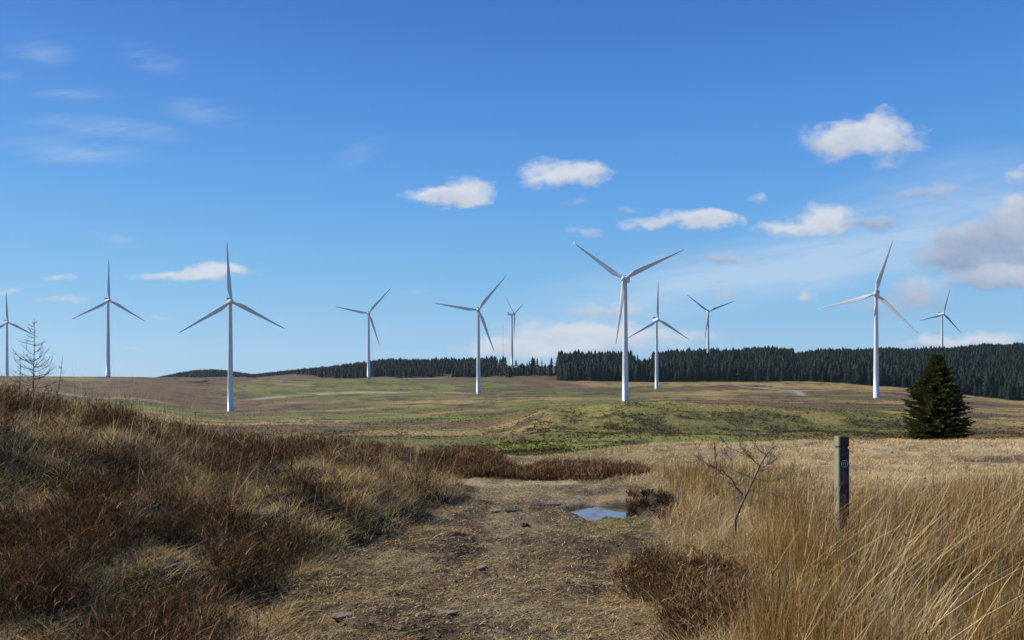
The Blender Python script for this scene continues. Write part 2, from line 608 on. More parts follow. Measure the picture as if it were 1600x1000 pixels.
def ground_col(x, y):
    r = np.hypot(x, y)
    D = np.where(y > 0, np.maximum(y, 0.15 * r), 0.15 * r)
    px = x / np.maximum(D, 1e-3) * F + 800
    sd = path_sd(x, y)
    c = np.zeros(x.shape + (3,)) + np.array((.15, .115, .06))
    # near soil under plants
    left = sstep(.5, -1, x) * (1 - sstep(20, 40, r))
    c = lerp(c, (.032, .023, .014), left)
    c = lerp(c, (.36, .28, .155), sstep(900, 1250, px) * sstep(11, 18, r) * .8)
    # far moor
    far = sstep(45, 110, D)
    straw, brown, green, dark, moss = (.245, .18, .066), (.11, .069, .031), (.112, .118, .026), (.040, .037, .018), (.155, .16, .031)
    fc = np.zeros(x.shape + (3,)) + np.array(straw)
    n1_ = fbm(x * .6, y, 95, 5, 70, .58)
    n2_ = fbm(x * .6, y, 42, 5, 71, .58)
    n3_ = fbm(x * .6, y, 120, 4, 72, .6)
    leftb = sstep(560, 200, px) * sstep(380, 650, D)
    fc = lerp(fc, brown, sstep(.41, .57, n1_ + .10 * leftb + .04 * sstep(700, 300, px)))
    gm = -.055 + .15 * sstep(420, 150, D) - .06 * leftb - .05 * sstep(1300, 1550, px) + .10 * np.exp(-((px - 660) / 110) ** 2 - ((D - 880) / 160) ** 2)
    fc = lerp(fc, green, sstep(.46, .58, n3_ + gm) * .85)
    fc = lerp(fc, moss, sstep(.54, .64, n2_ + .5 * gm) * sstep(.42, .55, n3_ + gm) * .8)
    fc = lerp(fc, dark, sstep(.58, .68, fbm(x, y, 18, 5, 74, .65) + .03) * .8)
    kn = sstep(172, 190, D) * (1 - sstep(222, 246, D)) * sstep(830, 900, px) * (1 - sstep(1420, 1520, px))
    fc = lerp(fc, moss, .36 * sstep(165, 200, D) * (1 - sstep(245, 300, D)) * sstep(820, 880, px) * (1 - sstep(1400, 1520, px)))
    fc = lerp(fc, green, .4 * kn)
    fc = lerp(fc, dark, kn * sstep(.50, .62, fbm(x, y, 9, 5, 75, .65)) * .7)
    kt = sstep(225, 245, D) * (1 - sstep(290, 330, D)) * sstep(820, 870, px) * (1 - sstep(1000, 1120, px))
    fc = lerp(fc, moss, kt * .6)
    # worn pale streak on the left hill and the stony track right of centre
    yt = np.interp(px, [330, 450, 560, 740], [640, 700, 735, 770])
    fc = lerp(fc, (.33, .27, .17), np.exp(-((D - yt) / 13) ** 2) * sstep(330, 420, px) * (1 - sstep(700, 760, px)) * .85 * sstep(.3, .5, fbm(x, y, 30, 3, 76)))
    xt = np.interp(D, [600, 660, 760, 860], [1262, 1254, 1244, 1150])
    fc = lerp(fc, (.30, .28, .25), np.exp(-((px - xt) / 7) ** 2) * sstep(650, 670, D) * (1 - sstep(850, 880, D)) * .8)
    # hill far behind: brown bracken clearing round the farthest turbine
    fc = lerp(fc, (.085, .06, .042), sstep(1060, 1120, D) * .9)
    c = lerp(c, fc, far)
    # near plants' litter
    c = lerp(c, (.05, .034, .024), heath_mask(x, y) * (1 - far))
    # track: brown grit, peat-stained in patches, straw and a little moss
    on = 1 - sstep(-.15, .12, sd + .25 * (fbm(x, y, .7, 3, 80) - .5))
    tcol = np.zeros(c.shape) + np.array((.105, .072, .040))
    tcol = lerp(tcol, (.20, .155, .095), .75 * sstep(8.5, 11, y))
    tcol = lerp(tcol, (.055, .037, .022), sstep(.45, .62, fbm(x, y, 1.0, 4, 81, .6)) * .8)
    tcol = lerp(tcol, (.21, .165, .10), sstep(.52, .66, fbm(x, y, .8, 4, 82, .6)) * .7)
    tcol = lerp(tcol, (.12, .11, .03), sstep(.57, .66, fbm(x, y, .9, 3, 83)) * .7 * sstep(7, 9, y))
    tcol = lerp(tcol, (.33, .27, .17), sstep(12.2, 13.6, y) * .55)
    pd = 1 - sstep(.55, 1.0, np.hypot((x - PUD[0]) / .75, (y - PUD[1]) / .8))
    tcol = lerp(tcol, (.04, .028, .02), pd)
    c = lerp(c, tcol, on)
    q = np.exp(-np.hypot((x - 1.72) / .3, (y - 10.1) / .5) ** 2)
    c = lerp(c, (.022, .017, .014), np.clip(q * 1.4, 0, 1))
    return c


# ------------------------------------------------------------------ ground sheet
th = np.unique(np.concatenate([np.linspace(-180, -52, 60), np.linspace(-52, -37, 60), np.linspace(-37, 37, 470), np.linspace(37, 52, 60), np.linspace(52, 180, 60)]))[:-1]
rr = np.concatenate([[0.6, 1.5, 2.2], np.exp(np.linspace(math.log(2.8), math.log(40), 330)), np.exp(np.linspace(math.log(40.8), math.log(3900), 430))])
TH, RR = np.meshgrid(np.radians(th), rr)
GX, GY = RR * np.sin(TH), RR * np.cos(TH)
GZ = height(GX.ravel(), GY.ravel()).reshape(GX.shape)
nr, nth = GX.shape
GV = np.stack([GX.ravel(), GY.ravel(), GZ.ravel()], 1)
I, J = np.meshgrid(np.arange(nr - 1), np.arange(nth), indexing='ij')
J2 = (J + 1) % nth
Q = np.stack([(I * nth + J).ravel(), (I * nth + J2).ravel(), ((I + 1) * nth + J2).ravel(), ((I + 1) * nth + J).ravel()], 1)[:, ::-1]
cv = len(GV)
GV = np.vstack([GV, [0, 0, H1(0, 0)]])
TT = np.stack([np.full(nth, cv), (np.arange(nth) + 1) % nth, np.arange(nth)], 1)

M_GROUND, n, l, p = mat_nodes('moor_ground')
at = n.new('ShaderNodeAttribute')
at.attribute_name = 'tint'
tcn = n.new('ShaderNodeTexCoord')


def gn(scale, detail, rough=.6):
    q = n.new('ShaderNodeTexNoise')
    q.inputs['Scale'].default_value = scale
    q.inputs['Detail'].default_value = detail
    q.inputs['Roughness'].default_value = rough
    l.new(tcn.outputs['Object'], q.inputs['Vector'])
    return q.outputs[0]


def gmr(v, a, b, lo, hi):
    q = n.new('ShaderNodeMapRange')
    q.inputs[1].default_value, q.inputs[2].default_value, q.inputs[3].default_value, q.inputs[4].default_value = a, b, lo, hi
    l.new(v, q.inputs[0])
    return q.outputs[0]


fine = gn(30, 8, .7)
mid = gn(.55, 8, .65)
big = gn(.07, 6, .6)
mm = n.new('ShaderNodeMath')
mm.operation = 'MULTIPLY'
l.new(gmr(fine, .3, .7, .35, 1.75), mm.inputs[0])
l.new(gmr(mid, .3, .7, .62, 1.4), mm.inputs[1])
m2 = n.new('ShaderNodeMath')
m2.operation = 'MULTIPLY'
l.new(mm.outputs[0], m2.inputs[0])
l.new(gmr(big, .35, .65, .85, 1.15), m2.inputs[1])
vm = n.new('ShaderNodeVectorMath')
vm.operation = 'SCALE'
l.new(at.outputs['Color'], vm.inputs[0])
l.new(m2.outputs[0], vm.inputs['Scale'])
l.new(vm.outputs[0], p.inputs['Base Color'])
p.inputs['Roughness'].default_value = .9
p.inputs['Specular IOR Level'].default_value = .2
b1 = n.new('ShaderNodeBump')
b1.inputs['Strength'].default_value = .8
b1.inputs['Distance'].default_value = .03
l.new(fine, b1.inputs['Height'])
b2 = n.new('ShaderNodeBump')
b2.inputs['Strength'].default_value = .7
b2.inputs['Distance'].default_value = .8
l.new(mid, b2.inputs['Height'])
l.new(b1.outputs[0], b2.inputs['Normal'])
cd = n.new('ShaderNodeSeparateXYZ')
l.new(tcn.outputs['Object'], cd.inputs[0])
l.new(gmr(cd.outputs[1], 25, 120, 0, .8), b2.inputs['Strength'])
l.new(b2.outputs[0], p.inputs['Normal'])
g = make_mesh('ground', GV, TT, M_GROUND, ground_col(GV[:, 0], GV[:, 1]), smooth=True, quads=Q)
tag(g, kind='structure', label='moorland ground with a gritty brown track, grassy hills and valley')

# puddle
M_WATER, n, l, p = mat_nodes('puddle_water')
p.inputs['Base Color'].default_value = (.13, .12, .105, 1)
p.inputs['Roughness'].default_value = .03
p.inputs['IOR'].default_value = 1.36
p.inputs['Specular IOR Level'].default_value = 1.0
nz = n.new('ShaderNodeTexNoise')
nz.inputs['Scale'].default_value = 9
b = n.new('ShaderNodeBump')
b.inputs['Strength'].default_value = .06
b.inputs['Distance'].default_value = .01
l.new(nz.outputs[0], b.inputs['Height'])
l.new(b.outputs[0], p.inputs['Normal'])
m_ = MB()
pz = H1(PUD[0], PUD[1]) + .075
ring = [(PUD[0] + .85 * cos(a * pi / 24), PUD[1] + .95 * sin(a * pi / 24), pz) for a in range(48)]
m_.add(ring, [tuple(range(48))])
pu = m_.build('puddle', M_WATER)
tag(pu, 'small puddle of still water reflecting the sky on the track', kind='structure')


# ------------------------------------------------------------------ plants: blades
def blades(Pt, az, lean, h, w, col, straight=0.5, wpow=1.0):
    """ribbons bent towards az; lean = horizontal reach / height"""
    N = len(Pt)
    t = np.array([0, .35, .7, 1.0])
    dirh = np.stack([np.cos(az), np.sin(az), np.zeros(N)], 1)
    wa = rng.uniform(0, pi, N)
    wv = np.stack([np.cos(wa), np.sin(wa), np.zeros(N)], 1) * (w[:, None] / 2)
    V = np.zeros((N, 7, 3), np.float32)
    k = 0
    for i, ti in enumerate(t):
        reach = lean * h * (straight * ti + (1 - straight) * ti ** 2)
        up = h * (ti - (1 - straight) * .35 * np.minimum(lean, 1.5) * ti ** 2)
        c = Pt + dirh * reach[:, None]
        c[:, 2] += up
        if i < 3:
            f = (1, .85, .55)[i]
            V[:, k] = c - wv * f
            V[:, k + 1] = c + wv * f
            k += 2
        else:
            V[:, k] = c
    base = (np.arange(N) * 7)[:, None]
    q1 = base + np.array([0, 1, 3, 2])
    q2 = base + np.array([2, 3, 5, 4])
    t1 = base + np.array([4, 5, 6])
    C = np.repeat(col, 7, axis=0)
    return V.reshape(-1, 3), t1, np.vstack([q1, q2]), C


class Veg:
    def __init__(s):
        s.V, s.T, s.Q, s.C, s.n = [], [], [], [], 0

    def add(s, *a, **k):
        V, T, Q_, C = blades(*a, **k)
        s.V.append(V)
        s.T.append(T + s.n)
        s.Q.append(Q_ + s.n)
        s.C.append(C)
        s.n += len(V)

    def build(s, name, mat):
        return make_mesh(name, np.vstack(s.V), np.vstack(s.T), mat, np.vstack(s.C), quads=np.vstack(s.Q))


def scatter(N, D0, D1, p0, p1, dens, pw=0.0):
    """points whose density falls with distance like their size in a view from the track"""
    u = rng.random(N)
    D = D0 * (D1 / D0) ** u
    px = rng.uniform(p0, p1, N)
    x = (px - 800) / F * D
    k = rng.random(N) < dens(x, D, px)
    x, D = x[k], D[k]
    Pt = np.stack([x, D, height(x, D)], 1)
    return Pt


def tufts(M, K, rad, *a):
    """clumps: stems set round a centre, leaning outwards; returns points, outward angle, 0..1 radius"""
    c0 = scatter(M, *a)
    n_ = len(c0)
    sz_ = np.repeat(rng.uniform(.5, 1.4, n_), K)
    c0 = np.repeat(c0, K, axis=0)
    n_ = len(c0)
    rho = np.sqrt(rng.random(n_))
    an = rng.uniform(0, 2 * pi, n_)
    x = c0[:, 0] + np.cos(an) * rho * rad * sz_
    y = c0[:, 1] + np.sin(an) * rho * rad * sz_
    return np.stack([x, y, height(x, y)], 1), an + rng.normal(0, .5, n_), rho, sz_


def pal(N, cols, wts, var=.25):
    cols = np.array(cols)
    i = rng.choice(len(cols), N, p=np.array(wts) / sum(wts))
    return cols[i] * rng.uniform(1 - var, 1 + var, (N, 1)) * rng.uniform(.93, 1.07, (N, 3))


STRAW, PALE, TAN, ORANGE, OLIVE, GREY, GREEN = (.41, .29, .115), (.62, .48, .26), (.26, .155, .05), (.35, .175, .035), (.10, .095, .025), (.30, .265, .19), (.07, .09, .02)
WIND = 0.15     # most stems lean to the right


def tall_mask(x, y, px):
    """tall rushes right of the track"""
    a = sstep(1150, 1250, px + 90 * (fbm(x, y, .8, 3, 90) - .5)) * sstep(10.2, 7.6, y + 1.8 * (fbm(x, y, 1.5, 2, 91) - .5))
    b = .45 * sstep(1010, 1050, px) * (1 - sstep(1180, 1300, px)) * sstep(8.5, 10, y) * (1 - sstep(20, 24, y))
    hp = heath_mask(x, y)
    return np.clip(a + b, 0, 1) * (1 - .9 * hp) * sstep(.15, .5, path_sd(x, y))


# tall rushes
v = Veg()


def d_tall(x, y, px):
    return tall_mask(x, y, px) * (.12 + .88 * sstep(.42, .60, fbm(x, y, .30, 3, 92)))


Pt, an, rho, sz_ = tufts(3000, 44, .12, 3.3, 24, 1000, 1900, d_tall)
N = len(Pt)
tone = np.repeat(rng.uniform(.6, 1.3, (N // 44, 1)), 44, axis=0)
olv = np.repeat(rng.random(N // 44) < .3, 44)[:, None]
c = np.where(olv, pal(N, [OLIVE, TAN, ORANGE, STRAW, GREY], [.35, .2, .2, .15, .1], .35), pal(N, [ORANGE, TAN, STRAW, PALE, OLIVE], [.32, .22, .2, .18, .08], .35)) * tone
v.add(Pt, an, .04 + .36 * rho * rng.uniform(.3, 1.5, N) + (rng.random(N) < .08) * rng.uniform(.4, 1.4, N), (.42 * sz_ ** .6) * (1 - .3 * rho) * rng.uniform(.45, 1.2, N) * (1 - .3 * sstep(9, 14, Pt[:, 1])), rng.uniform(.0018, .004, N) * np.sqrt(Pt[:, 1] / 5), c, straight=.65)
Pt = scatter(110000, 3.3, 24, 1000, 1900, d_tall)
N = len(Pt)
cl = fbm(Pt[:, 0], Pt[:, 1], .45, 3, 93)
hh = (.19 + .47 * cl) * rng.uniform(.3, 1.25, N) * (1 - .3 * sstep(9, 14, Pt[:, 1]))
brk = rng.random(N) < .12
hh[brk] *= .6
cz = sstep(.4, .62, fbm(Pt[:, 0], Pt[:, 1], .5, 3, 94))[:, None]
c = pal(N, [ORANGE, TAN, PALE, STRAW, (.07, .05, .02)], [.48, .18, .10, .14, .10], .4) * cz + pal(N, [OLIVE, (.05, .05, .018), ORANGE, TAN, GREY, STRAW], [.26, .18, .22, .12, .10, .12], .35) * (1 - cz)
ln_, az_ = np.abs(rng.normal(.15, .15, N)) + brk * rng.uniform(.5, 1.6, N), rng.normal(WIND, 1.2, N)
k = rng.random(N) < .10
tip = Pt + np.stack([np.cos(az_) * ln_ * hh, np.sin(az_) * ln_ * hh, hh * (.92 - .035 * np.minimum(ln_, 1.5))], 1)
v.add(tip[k], az_[k] + rng.normal(0, .5, k.sum()), rng.uniform(.2, 1.2, k.sum()), rng.uniform(.02, .05, k.sum()), rng.uniform(.006, .011, k.sum()), pal(k.sum(), [(.12, .07, .03), (.22, .14, .06), (.30, .22, .12)], [.4, .35, .25]))
v.add(Pt, az_, ln_, hh, rng.uniform(.0018, .004, N) * np.sqrt(Pt[:, 1] / 5), c, straight=.9)
# pale bent straws leaning over to the right among them
Pt = scatter(6500, 3.3, 12, 1050, 1850, d_tall)
N = len(Pt)
v.add(Pt, rng.normal(0, .6, N), rng.uniform(.3, 1.3, N), rng.uniform(.25, .75, N), rng.uniform(.003, .006, N), pal(N, [PALE, GREY, STRAW], [.5, .3, .2]), straight=.8)
# short thatch beneath
Pt = scatter(60000, 3.3, 24, 1000, 1900, lambda x, y, px: tall_mask(x, y, px))
N = len(Pt)
v.add(Pt, rng.uniform(0, 2 * pi, N), rng.uniform(.5, 2, N), rng.uniform(.06, .2, N), rng.uniform(.003, .006, N) * np.sqrt(Pt[:, 1] / 5), pal(N, [PALE, STRAW, GREY, OLIVE], [.35, .35, .2, .1]))
o = v.build('rushes', M_GRASS)
tag(o, 'tall orange brown rushes leaning in the wind right of the track', 'rushes', kind='stuff')

# pale matted grass: right field, verges, between heather
v = Veg()


def d_pale(x, y, px):
    sd = path_sd(x, y)
    a = sstep(.05, .35, sd + .3 * (fbm(x, y, .6, 3, 95) - .5)) * (1 - .8 * heath_mask(x, y)) * (x > -.3)
    return a * (1 - .6 * tall_mask(x, y, px)) * (.35 + .65 * sstep(.35, .6, fbm(x, y, 1.2, 4, 96)))


Pt, an, rho, sz_ = tufts(7000, 22, .16, 3.3, 62, 640, 2000, d_pale)
N = len(Pt)
v.add(Pt, an, .25 + 1.3 * rho * rng.uniform(.5, 1.4, N), (.26 * sz_ ** .5) * (1 - .4 * rho) * (1 - .4 * sstep(8.5, 12, Pt[:, 1])) * rng.uniform(.6, 1.2, N), rng.uniform(.0025, .0045, N) * np.sqrt(Pt[:, 1] / 5) * (1 + sstep(12, 30, Pt[:, 1])), pal(N, [PALE, STRAW, TAN, GREY], [.42, .30, .16, .12], .35), straight=.3)
Pt = scatter(150000, 3.3, 62, 640, 2000, d_pale)
N = len(Pt)
far_ = sstep(12, 30, Pt[:, 1])
cl = fbm(Pt[:, 0], Pt[:, 1], .9, 3, 97)
c = pal(N, [PALE, STRAW, TAN, GREY, OLIVE], [.42, .30, .13, .11, .04]) * (1 + .22 * sstep(8.5, 13, Pt[:, 1]))[:, None]
v.add(Pt, rng.normal(0, 1.3, N), np.abs(rng.normal(1.1, .6, N)), (.10 + .26 * cl) * (1 - .55 * sstep(8.5, 12, Pt[:, 1])) * rng.uniform(.5, 1.2, N), rng.uniform(.0025, .005, N) * np.sqrt(Pt[:, 1] / 5) * (1 + far_), c, straight=.4)
o = v.build('dry_grass', M_GRASS)
tag(o, 'pale matted dry grass over the field and the verge right of the track', 'grass', kind='stuff')

# grass of the left bank
v = Veg()


def left_on(x, y, px):
    return sstep(.05, .4, path_sd(x, y) + .3 * (fbm(x, y, .6, 3, 98) - .5)) * (x < .2) * (y < 27)


def d_bank(x, y, px):
    g_ = .10 + .90 * sstep(.42, .58, fbm(x, y, .8, 4, 99, .6))
    return left_on(x, y, px) * g_ * (1 - .7 * heath_mask(x, y))


Pt, an, rho, sz_ = tufts(9500, 26, .14, 3.5, 27, -250, 760, d_bank)
N = len(Pt)
tc0 = np.repeat(rng.uniform(.45, 1.45, (N // 26, 1)), 26, axis=0)
low = sstep(7.6, 6.0, Pt[:, 1] + .1 * Pt[:, 0])
tc0 = tc0 * (1 - .25 * low)[:, None]
up = sstep(6.0, 9, Pt[:, 1])
v.add(Pt, an, .15 + 1.5 * rho * rng.uniform(.4, 1.4, N), ((.10 + .15 * up) * sz_ ** .6) * (1 - .4 * rho) * rng.uniform(.6, 1.25, N), rng.uniform(.0022, .004, N) * np.sqrt(Pt[:, 1] / 5), pal(N, [STRAW, PALE, TAN, GREY, ORANGE], [.28, .40, .12, .12, .08], .3) * tc0 * 1.12, straight=.3)
Pt = scatter(100000, 3.5, 27, -250, 760, d_bank)
N = len(Pt)
cl = fbm(Pt[:, 0], Pt[:, 1], .7, 3, 100)
up = sstep(6.5, 9, Pt[:, 1])
c = pal(N, [STRAW, TAN, ORANGE, PALE, (.06, .045, .025), OLIVE], [.24, .18, .12, .16, .16, .14], .35)
v.add(Pt, rng.normal(.2, 1.2, N), np.abs(rng.normal(.75, .5, N)), (.06 + (.08 + .20 * up) * cl) * rng.uniform(.5, 1.35, N), rng.uniform(.0022, .0042, N) * np.sqrt(Pt[:, 1] / 5), c, straight=.4)
# bent straws lying over the tufts
Pt = scatter(46000, 3.5, 20, -250, 740, left_on)
N = len(Pt)
v.add(Pt, rng.normal(.1, 1.5, N), rng.uniform(.7, 3.2, N), rng.uniform(.05, .16, N), rng.uniform(.0028, .005, N) * np.sqrt(Pt[:, 1] / 5), pal(N, [PALE, STRAW, GREY], [.55, .3, .15]), straight=.6)
# tall thin stalks that stand out against the hill
Pt = scatter(2600, 7, 20, -200, 720, lambda x, y, px: left_on(x, y, px) * sstep(.42, .6, fbm(x, y, 1.5, 3, 101)))
N = len(Pt)
v.add(Pt, rng.normal(.1, .8, N), np.abs(rng.normal(.25, .25, N)), rng.uniform(.4, .8, N), rng.uniform(.003, .005, N), pal(N, [STRAW, PALE, TAN], [.4, .3, .3]), straight=.7)
# mossy short turf low on the left
Pt = scatter(90000, 3.6, 8, -150, 700, lambda x, y, px: left_on(x, y, px) * sstep(.50, .62, fbm(x, y, .8, 3, 102)))
N = len(Pt)
v.add(Pt, rng.uniform(0, 6.3, N), rng.uniform(.2, 1, N), rng.uniform(.03, .09, N), rng.uniform(.003, .005, N), pal(N, [GREEN, OLIVE, (.05, .045, .02), STRAW], [.25, .3, .3, .15]))
o = v.build('bank_grass', M_GRASS)
tag(o, 'tan and straw coloured grass on the dark bank left of the track', 'grass', kind='stuff')

# heather: wiry stems that fork near the top
v = Veg()


def heather(M, K, rad, size, dark, *a):
    """rounded bushes of wiry stems, taller in the middle"""
    Pt, an, rho, sz_ = tufts(M, K, rad, *a)
    N = len(Pt)
    tone = np.repeat(rng.uniform(.5, 1.5, (N // K, 1)), K, axis=0)
    h = size * sz_ ** .7 * (1 - .55 * rho ** 2) * rng.uniform(.7, 1.15, N)
    lean = .1 + .75 * rho * rng.uniform(.5, 1.3, N)
    w = rng.uniform(.0025, .004, N) * np.sqrt(Pt[:, 1] / 6)
    c = pal(N, [(.070, .040, .020), (.145, .078, .036), (.22, .14, .066), (.050, .038, .018)], [.35, .33, .2, .12]) * dark * tone
    v.add(Pt, an, lean, h, w, c, straight=.5)
    for k in range(3):
        t = rng.uniform(.3, .95, N)
        q = Pt + np.stack([np.cos(an) * lean * h * (.5 * t + .5 * t * t), np.sin(an) * lean * h * (.5 * t + .5 * t * t), h * (t - .17 * np.minimum(lean, 1.5) * t * t)], 1)
        v.add(q, an + rng.normal(0, 1.6, N), np.abs(rng.normal(1.0, .5, N)), h * rng.uniform(.12, .34, N), w * 1.9, c * rng.uniform(.7, 1.9, (N, 1)))


heather(4600, 34, .15, .33, 1.0, 3.8, 27, -250, 780, lambda x, y, px: heath_mask(x, y) * (x < 0))
heather(3000, 26, .20, .27, 1.25, 13, 21, 680, 1020, lambda x, y, px: heath_mask(x, y))
heather(2600, 36, .10, .17, 1.0, 3.9, 8, 850, 1400, lambda x, y, px: heath_mask(x, y))
heather(260, 34, .07, .10, .5, 9.2, 11.2, 985, 1050, lambda x, y, px: sstep(.42, .56, fbm(x, y, .3, 3, 66)) * sstep(1.5, .7, np.hypot((x - 1.85) / .3, (y - 10.3) / .8)))
heather(1300, 20, .3, .2, 1.6, 16, 60, 1050, 1900, lambda x, y, px: heath_mask(x, y))
o = v.build('heather', M_HEATH)
tag(o, 'dark brown winter heather on the banks and beside the track', 'heather', kind='stuff')

# flattened straws lying on the track and its edges
v = Veg()


def d_lit(x, y, px):
    sd = path_sd(x, y)
    return sstep(-1.6, .1, sd) * (1 - sstep(.4, .8, sd)) * (.25 + .75 * sstep(.42, .6, fbm(x, y, .6, 3, 120))) + (sd < 0) * (.12 + .5 * sstep(.40, .6, fbm(x, y, .6, 4, 123)))


Pt = scatter(210000, 3.5, 18, 150, 1150, d_lit)
Pt = Pt[np.hypot((Pt[:, 0] - PUD[0]) / .6, (Pt[:, 1] - PUD[1]) / .7) > 1]
Pt[:, 2] += .006
N = len(Pt)
v.add(Pt, rng.normal(.1, .9, N) + pi * (rng.random(N) < .4), rng.uniform(2, 7, N), rng.uniform(.006, .02, N), rng.uniform(.003, .006, N) * np.sqrt(Pt[:, 1] / 5) * .8, pal(N, [PALE, STRAW, GREY, TAN, (.1, .07, .045)], [.30, .26, .12, .12, .20], .45), straight=.7)
k_ = scatter(60000, 3.5, 15, 250, 1080, lambda x, y, px: (path_sd(x, y) < .2) * (.35 + .65 * sstep(.42, .58, fbm(x, y, .35, 3, 124))))
k_ = k_[np.hypot((k_[:, 0] - PUD[0]) / .6, (k_[:, 1] - PUD[1]) / .6) > 1]
N = len(k_)
k_[:, 2] += .004
v.add(k_, rng.uniform(0, 6.3, N), rng.uniform(.6, 4, N), rng.uniform(.006, .018, N), rng.uniform(.004, .009, N) * np.sqrt(k_[:, 1] / 5), pal(N, [PALE, STRAW, (.05, .035, .02), (.09, .08, .03)], [.4, .2, .25, .15], .3), straight=.7)
# small tufts rooted in the track and along its broken edge
Pt, an, rho, sz_ = tufts(1500, 24, .07, 3.6, 16, 250, 1080, lambda x, y, px: (1 - sstep(.2, .5, path_sd(x, y))) * (.9 * sstep(-.55, -.05, path_sd(x, y)) + .35 * sstep(.52, .6, fbm(x, y, .5, 3, 160))))
N = len(Pt)
k = np.hypot((Pt[:, 0] - PUD[0]) / .6, (Pt[:, 1] - PUD[1]) / .7) > 1
v.add(Pt[k], an[k], (.5 + 2 * rho * rng.uniform(.4, 1.4, N))[k], (.07 * sz_ * rng.uniform(.5, 1.2, N))[k], rng.uniform(.0025, .0045, k.sum()), pal(k.sum(), [PALE, STRAW, TAN, OLIVE], [.3, .35, .2, .15], .4), straight=.3)
o = v.build('straw_litter', M_GRASS)
tag(o, 'flattened pale straw strewn over the track', 'straw', kind='stuff')

# grit and small stones of the track: one squashed eight-sided pebble each
Pt = scatter(24000, 3.5, 16, 300, 1050, lambda x, y, px: (path_sd(x, y) < .1) * (.2 + .8 * sstep(.45, .62, fbm(x, y, .7, 3, 121))))
N = len(Pt)
sz = np.clip(rng.lognormal(-5.0, .5, N), .003, .035)
a0 = rng.uniform(0, 2 * pi, N)
PV = np.zeros((N, 9, 3), np.float32)
for k in range(4):
    a = a0 + k * pi / 2 + rng.normal(0, .25, N)
    rad = sz * rng.uniform(.7, 1.3, N)
    PV[:, k] = Pt + np.stack([np.cos(a) * rad, np.sin(a) * rad, -sz * .3], 1)
    rad = rad * rng.uniform(.5, .85, N)
    PV[:, 4 + k] = Pt + np.stack([np.cos(a) * rad, np.sin(a) * rad, sz * rng.uniform(.25, .5, N)], 1)
PV[:, 8] = Pt + np.stack([0 * sz, 0 * sz, sz * .45], 1)
bb = (np.arange(N) * 9)[:, None]
QQ = np.vstack([bb + np.array([k, (k + 1) % 4, 4 + (k + 1) % 4, 4 + k]) for k in range(4)])
T3 = np.vstack([bb + np.array([4 + k, 4 + (k + 1) % 4, 8]) for k in range(4)])
cc = np.repeat(pal(N, [(.17, .14, .10), (.10, .08, .055), (.25, .22, .17), (.05, .042, .035)], [.35, .3, .15, .2]), 9, axis=0)
o = make_mesh('gravel', PV.reshape(-1, 3), T3, tinted('grit', 0, .85), cc, quads=QQ)
tag(o, 'grey brown grit and small stones on the track', 'gravel', kind='stuff')

# tussocks out in the valley and on the hills: small tufts that roughen the moor
v = Veg()
Pt = scatter(120000, 55, 900, -150, 1750, lambda x, y, px: .3 + .7 * sstep(.45, .6, fbm(x, y, 16, 4, 130)))
N = len(Pt)
gc = ground_col(Pt[:, 0], Pt[:, 1])
dk = sstep(.50, .62, fbm(Pt[:, 0], Pt[:, 1], 22, 4, 131))
hh = rng.uniform(.10, .34, N) * (1 + .4 * dk)
Pt[:, 2] -= .03
tc_ = gc * rng.uniform(.75, 1.3, (N, 1)) * (1 - .2 * dk)[:, None]
for k in range(2):
    v.add(Pt + rng.normal(0, .15, (N, 3)) * [1, 1, 0], rng.uniform(0, 6.3, N), rng.uniform(.1, .9, N), hh * rng.uniform(.6, 1.1, N), rng.uniform(.25, .6, N) * (Pt[:, 1] / 250) ** .35, tc_)
kn = scatter(7000, 165, 250, 820, 1450, lambda x, y, px: sstep(.50, .62, fbm(x, y, 9, 5, 75, .65)))
N = len(kn)
for k in range(3):
    v.add(kn + rng.normal(0, .3, (N, 3)) * [1, 1, 0], rng.uniform(0, 6.3, N), rng.uniform(.2, 1, N), rng.uniform(.15, .5, N), rng.uniform(.2, .5, N), pal(N, [(.07, .07, .024), (.10, .075, .035), (.12, .125, .032)], [.4, .3, .3]))
o = v.build('moor_tussocks', M_GRASS)
tag(o, 'low tussocks and scrub across the valley and far hillsides', 'tussocks', kind='stuff')


# ------------------------------------------------------------------ conifers
def conifer_arrays(h, r, seed, whorls=9, sides=9):
    """small spruce: ragged skirts of drooping sprays round a stem"""
    q = np.random.default_rng(seed)
    V, T = [], []
    for i in range(whorls):
        t = i / (whorls - 1)
        z = h * (.06 + .88 * t ** .9)
        R0 = r * (1 - t) ** .62 * q.uniform(.85, 1.15) + .03 * r
        a0 = q.uniform(0, 6.28)
        for k in range(sides):
            a = a0 + k * 2 * pi / sides + q.normal(0, .15)
            L = R0 * q.uniform(.65, 1.25)
            hw = 2.6 * R0 / sides
            dz = -h * .05 * q.uniform(.3, 1.4)
            c_, s_ = cos(a), sin(a)
            top = min(h * 1.03, z + h * max(.1, 1.3 / whorls) * q.uniform(.8, 1.2))
            n0 = len(V)
            V += [(0, 0, top), (c_ * L * .6 - s_ * hw, s_ * L * .6 + c_ * hw, z + dz * .3), (c_ * L, s_ * L, z + dz), (c_ * L * .6 + s_ * hw, s_ * L * .6 - c_ * hw, z + dz * .3)]
            T += [(n0, n0 + 1, n0 + 2), (n0, n0 + 2, n0 + 3)]
    return np.array(V), np.array(T)


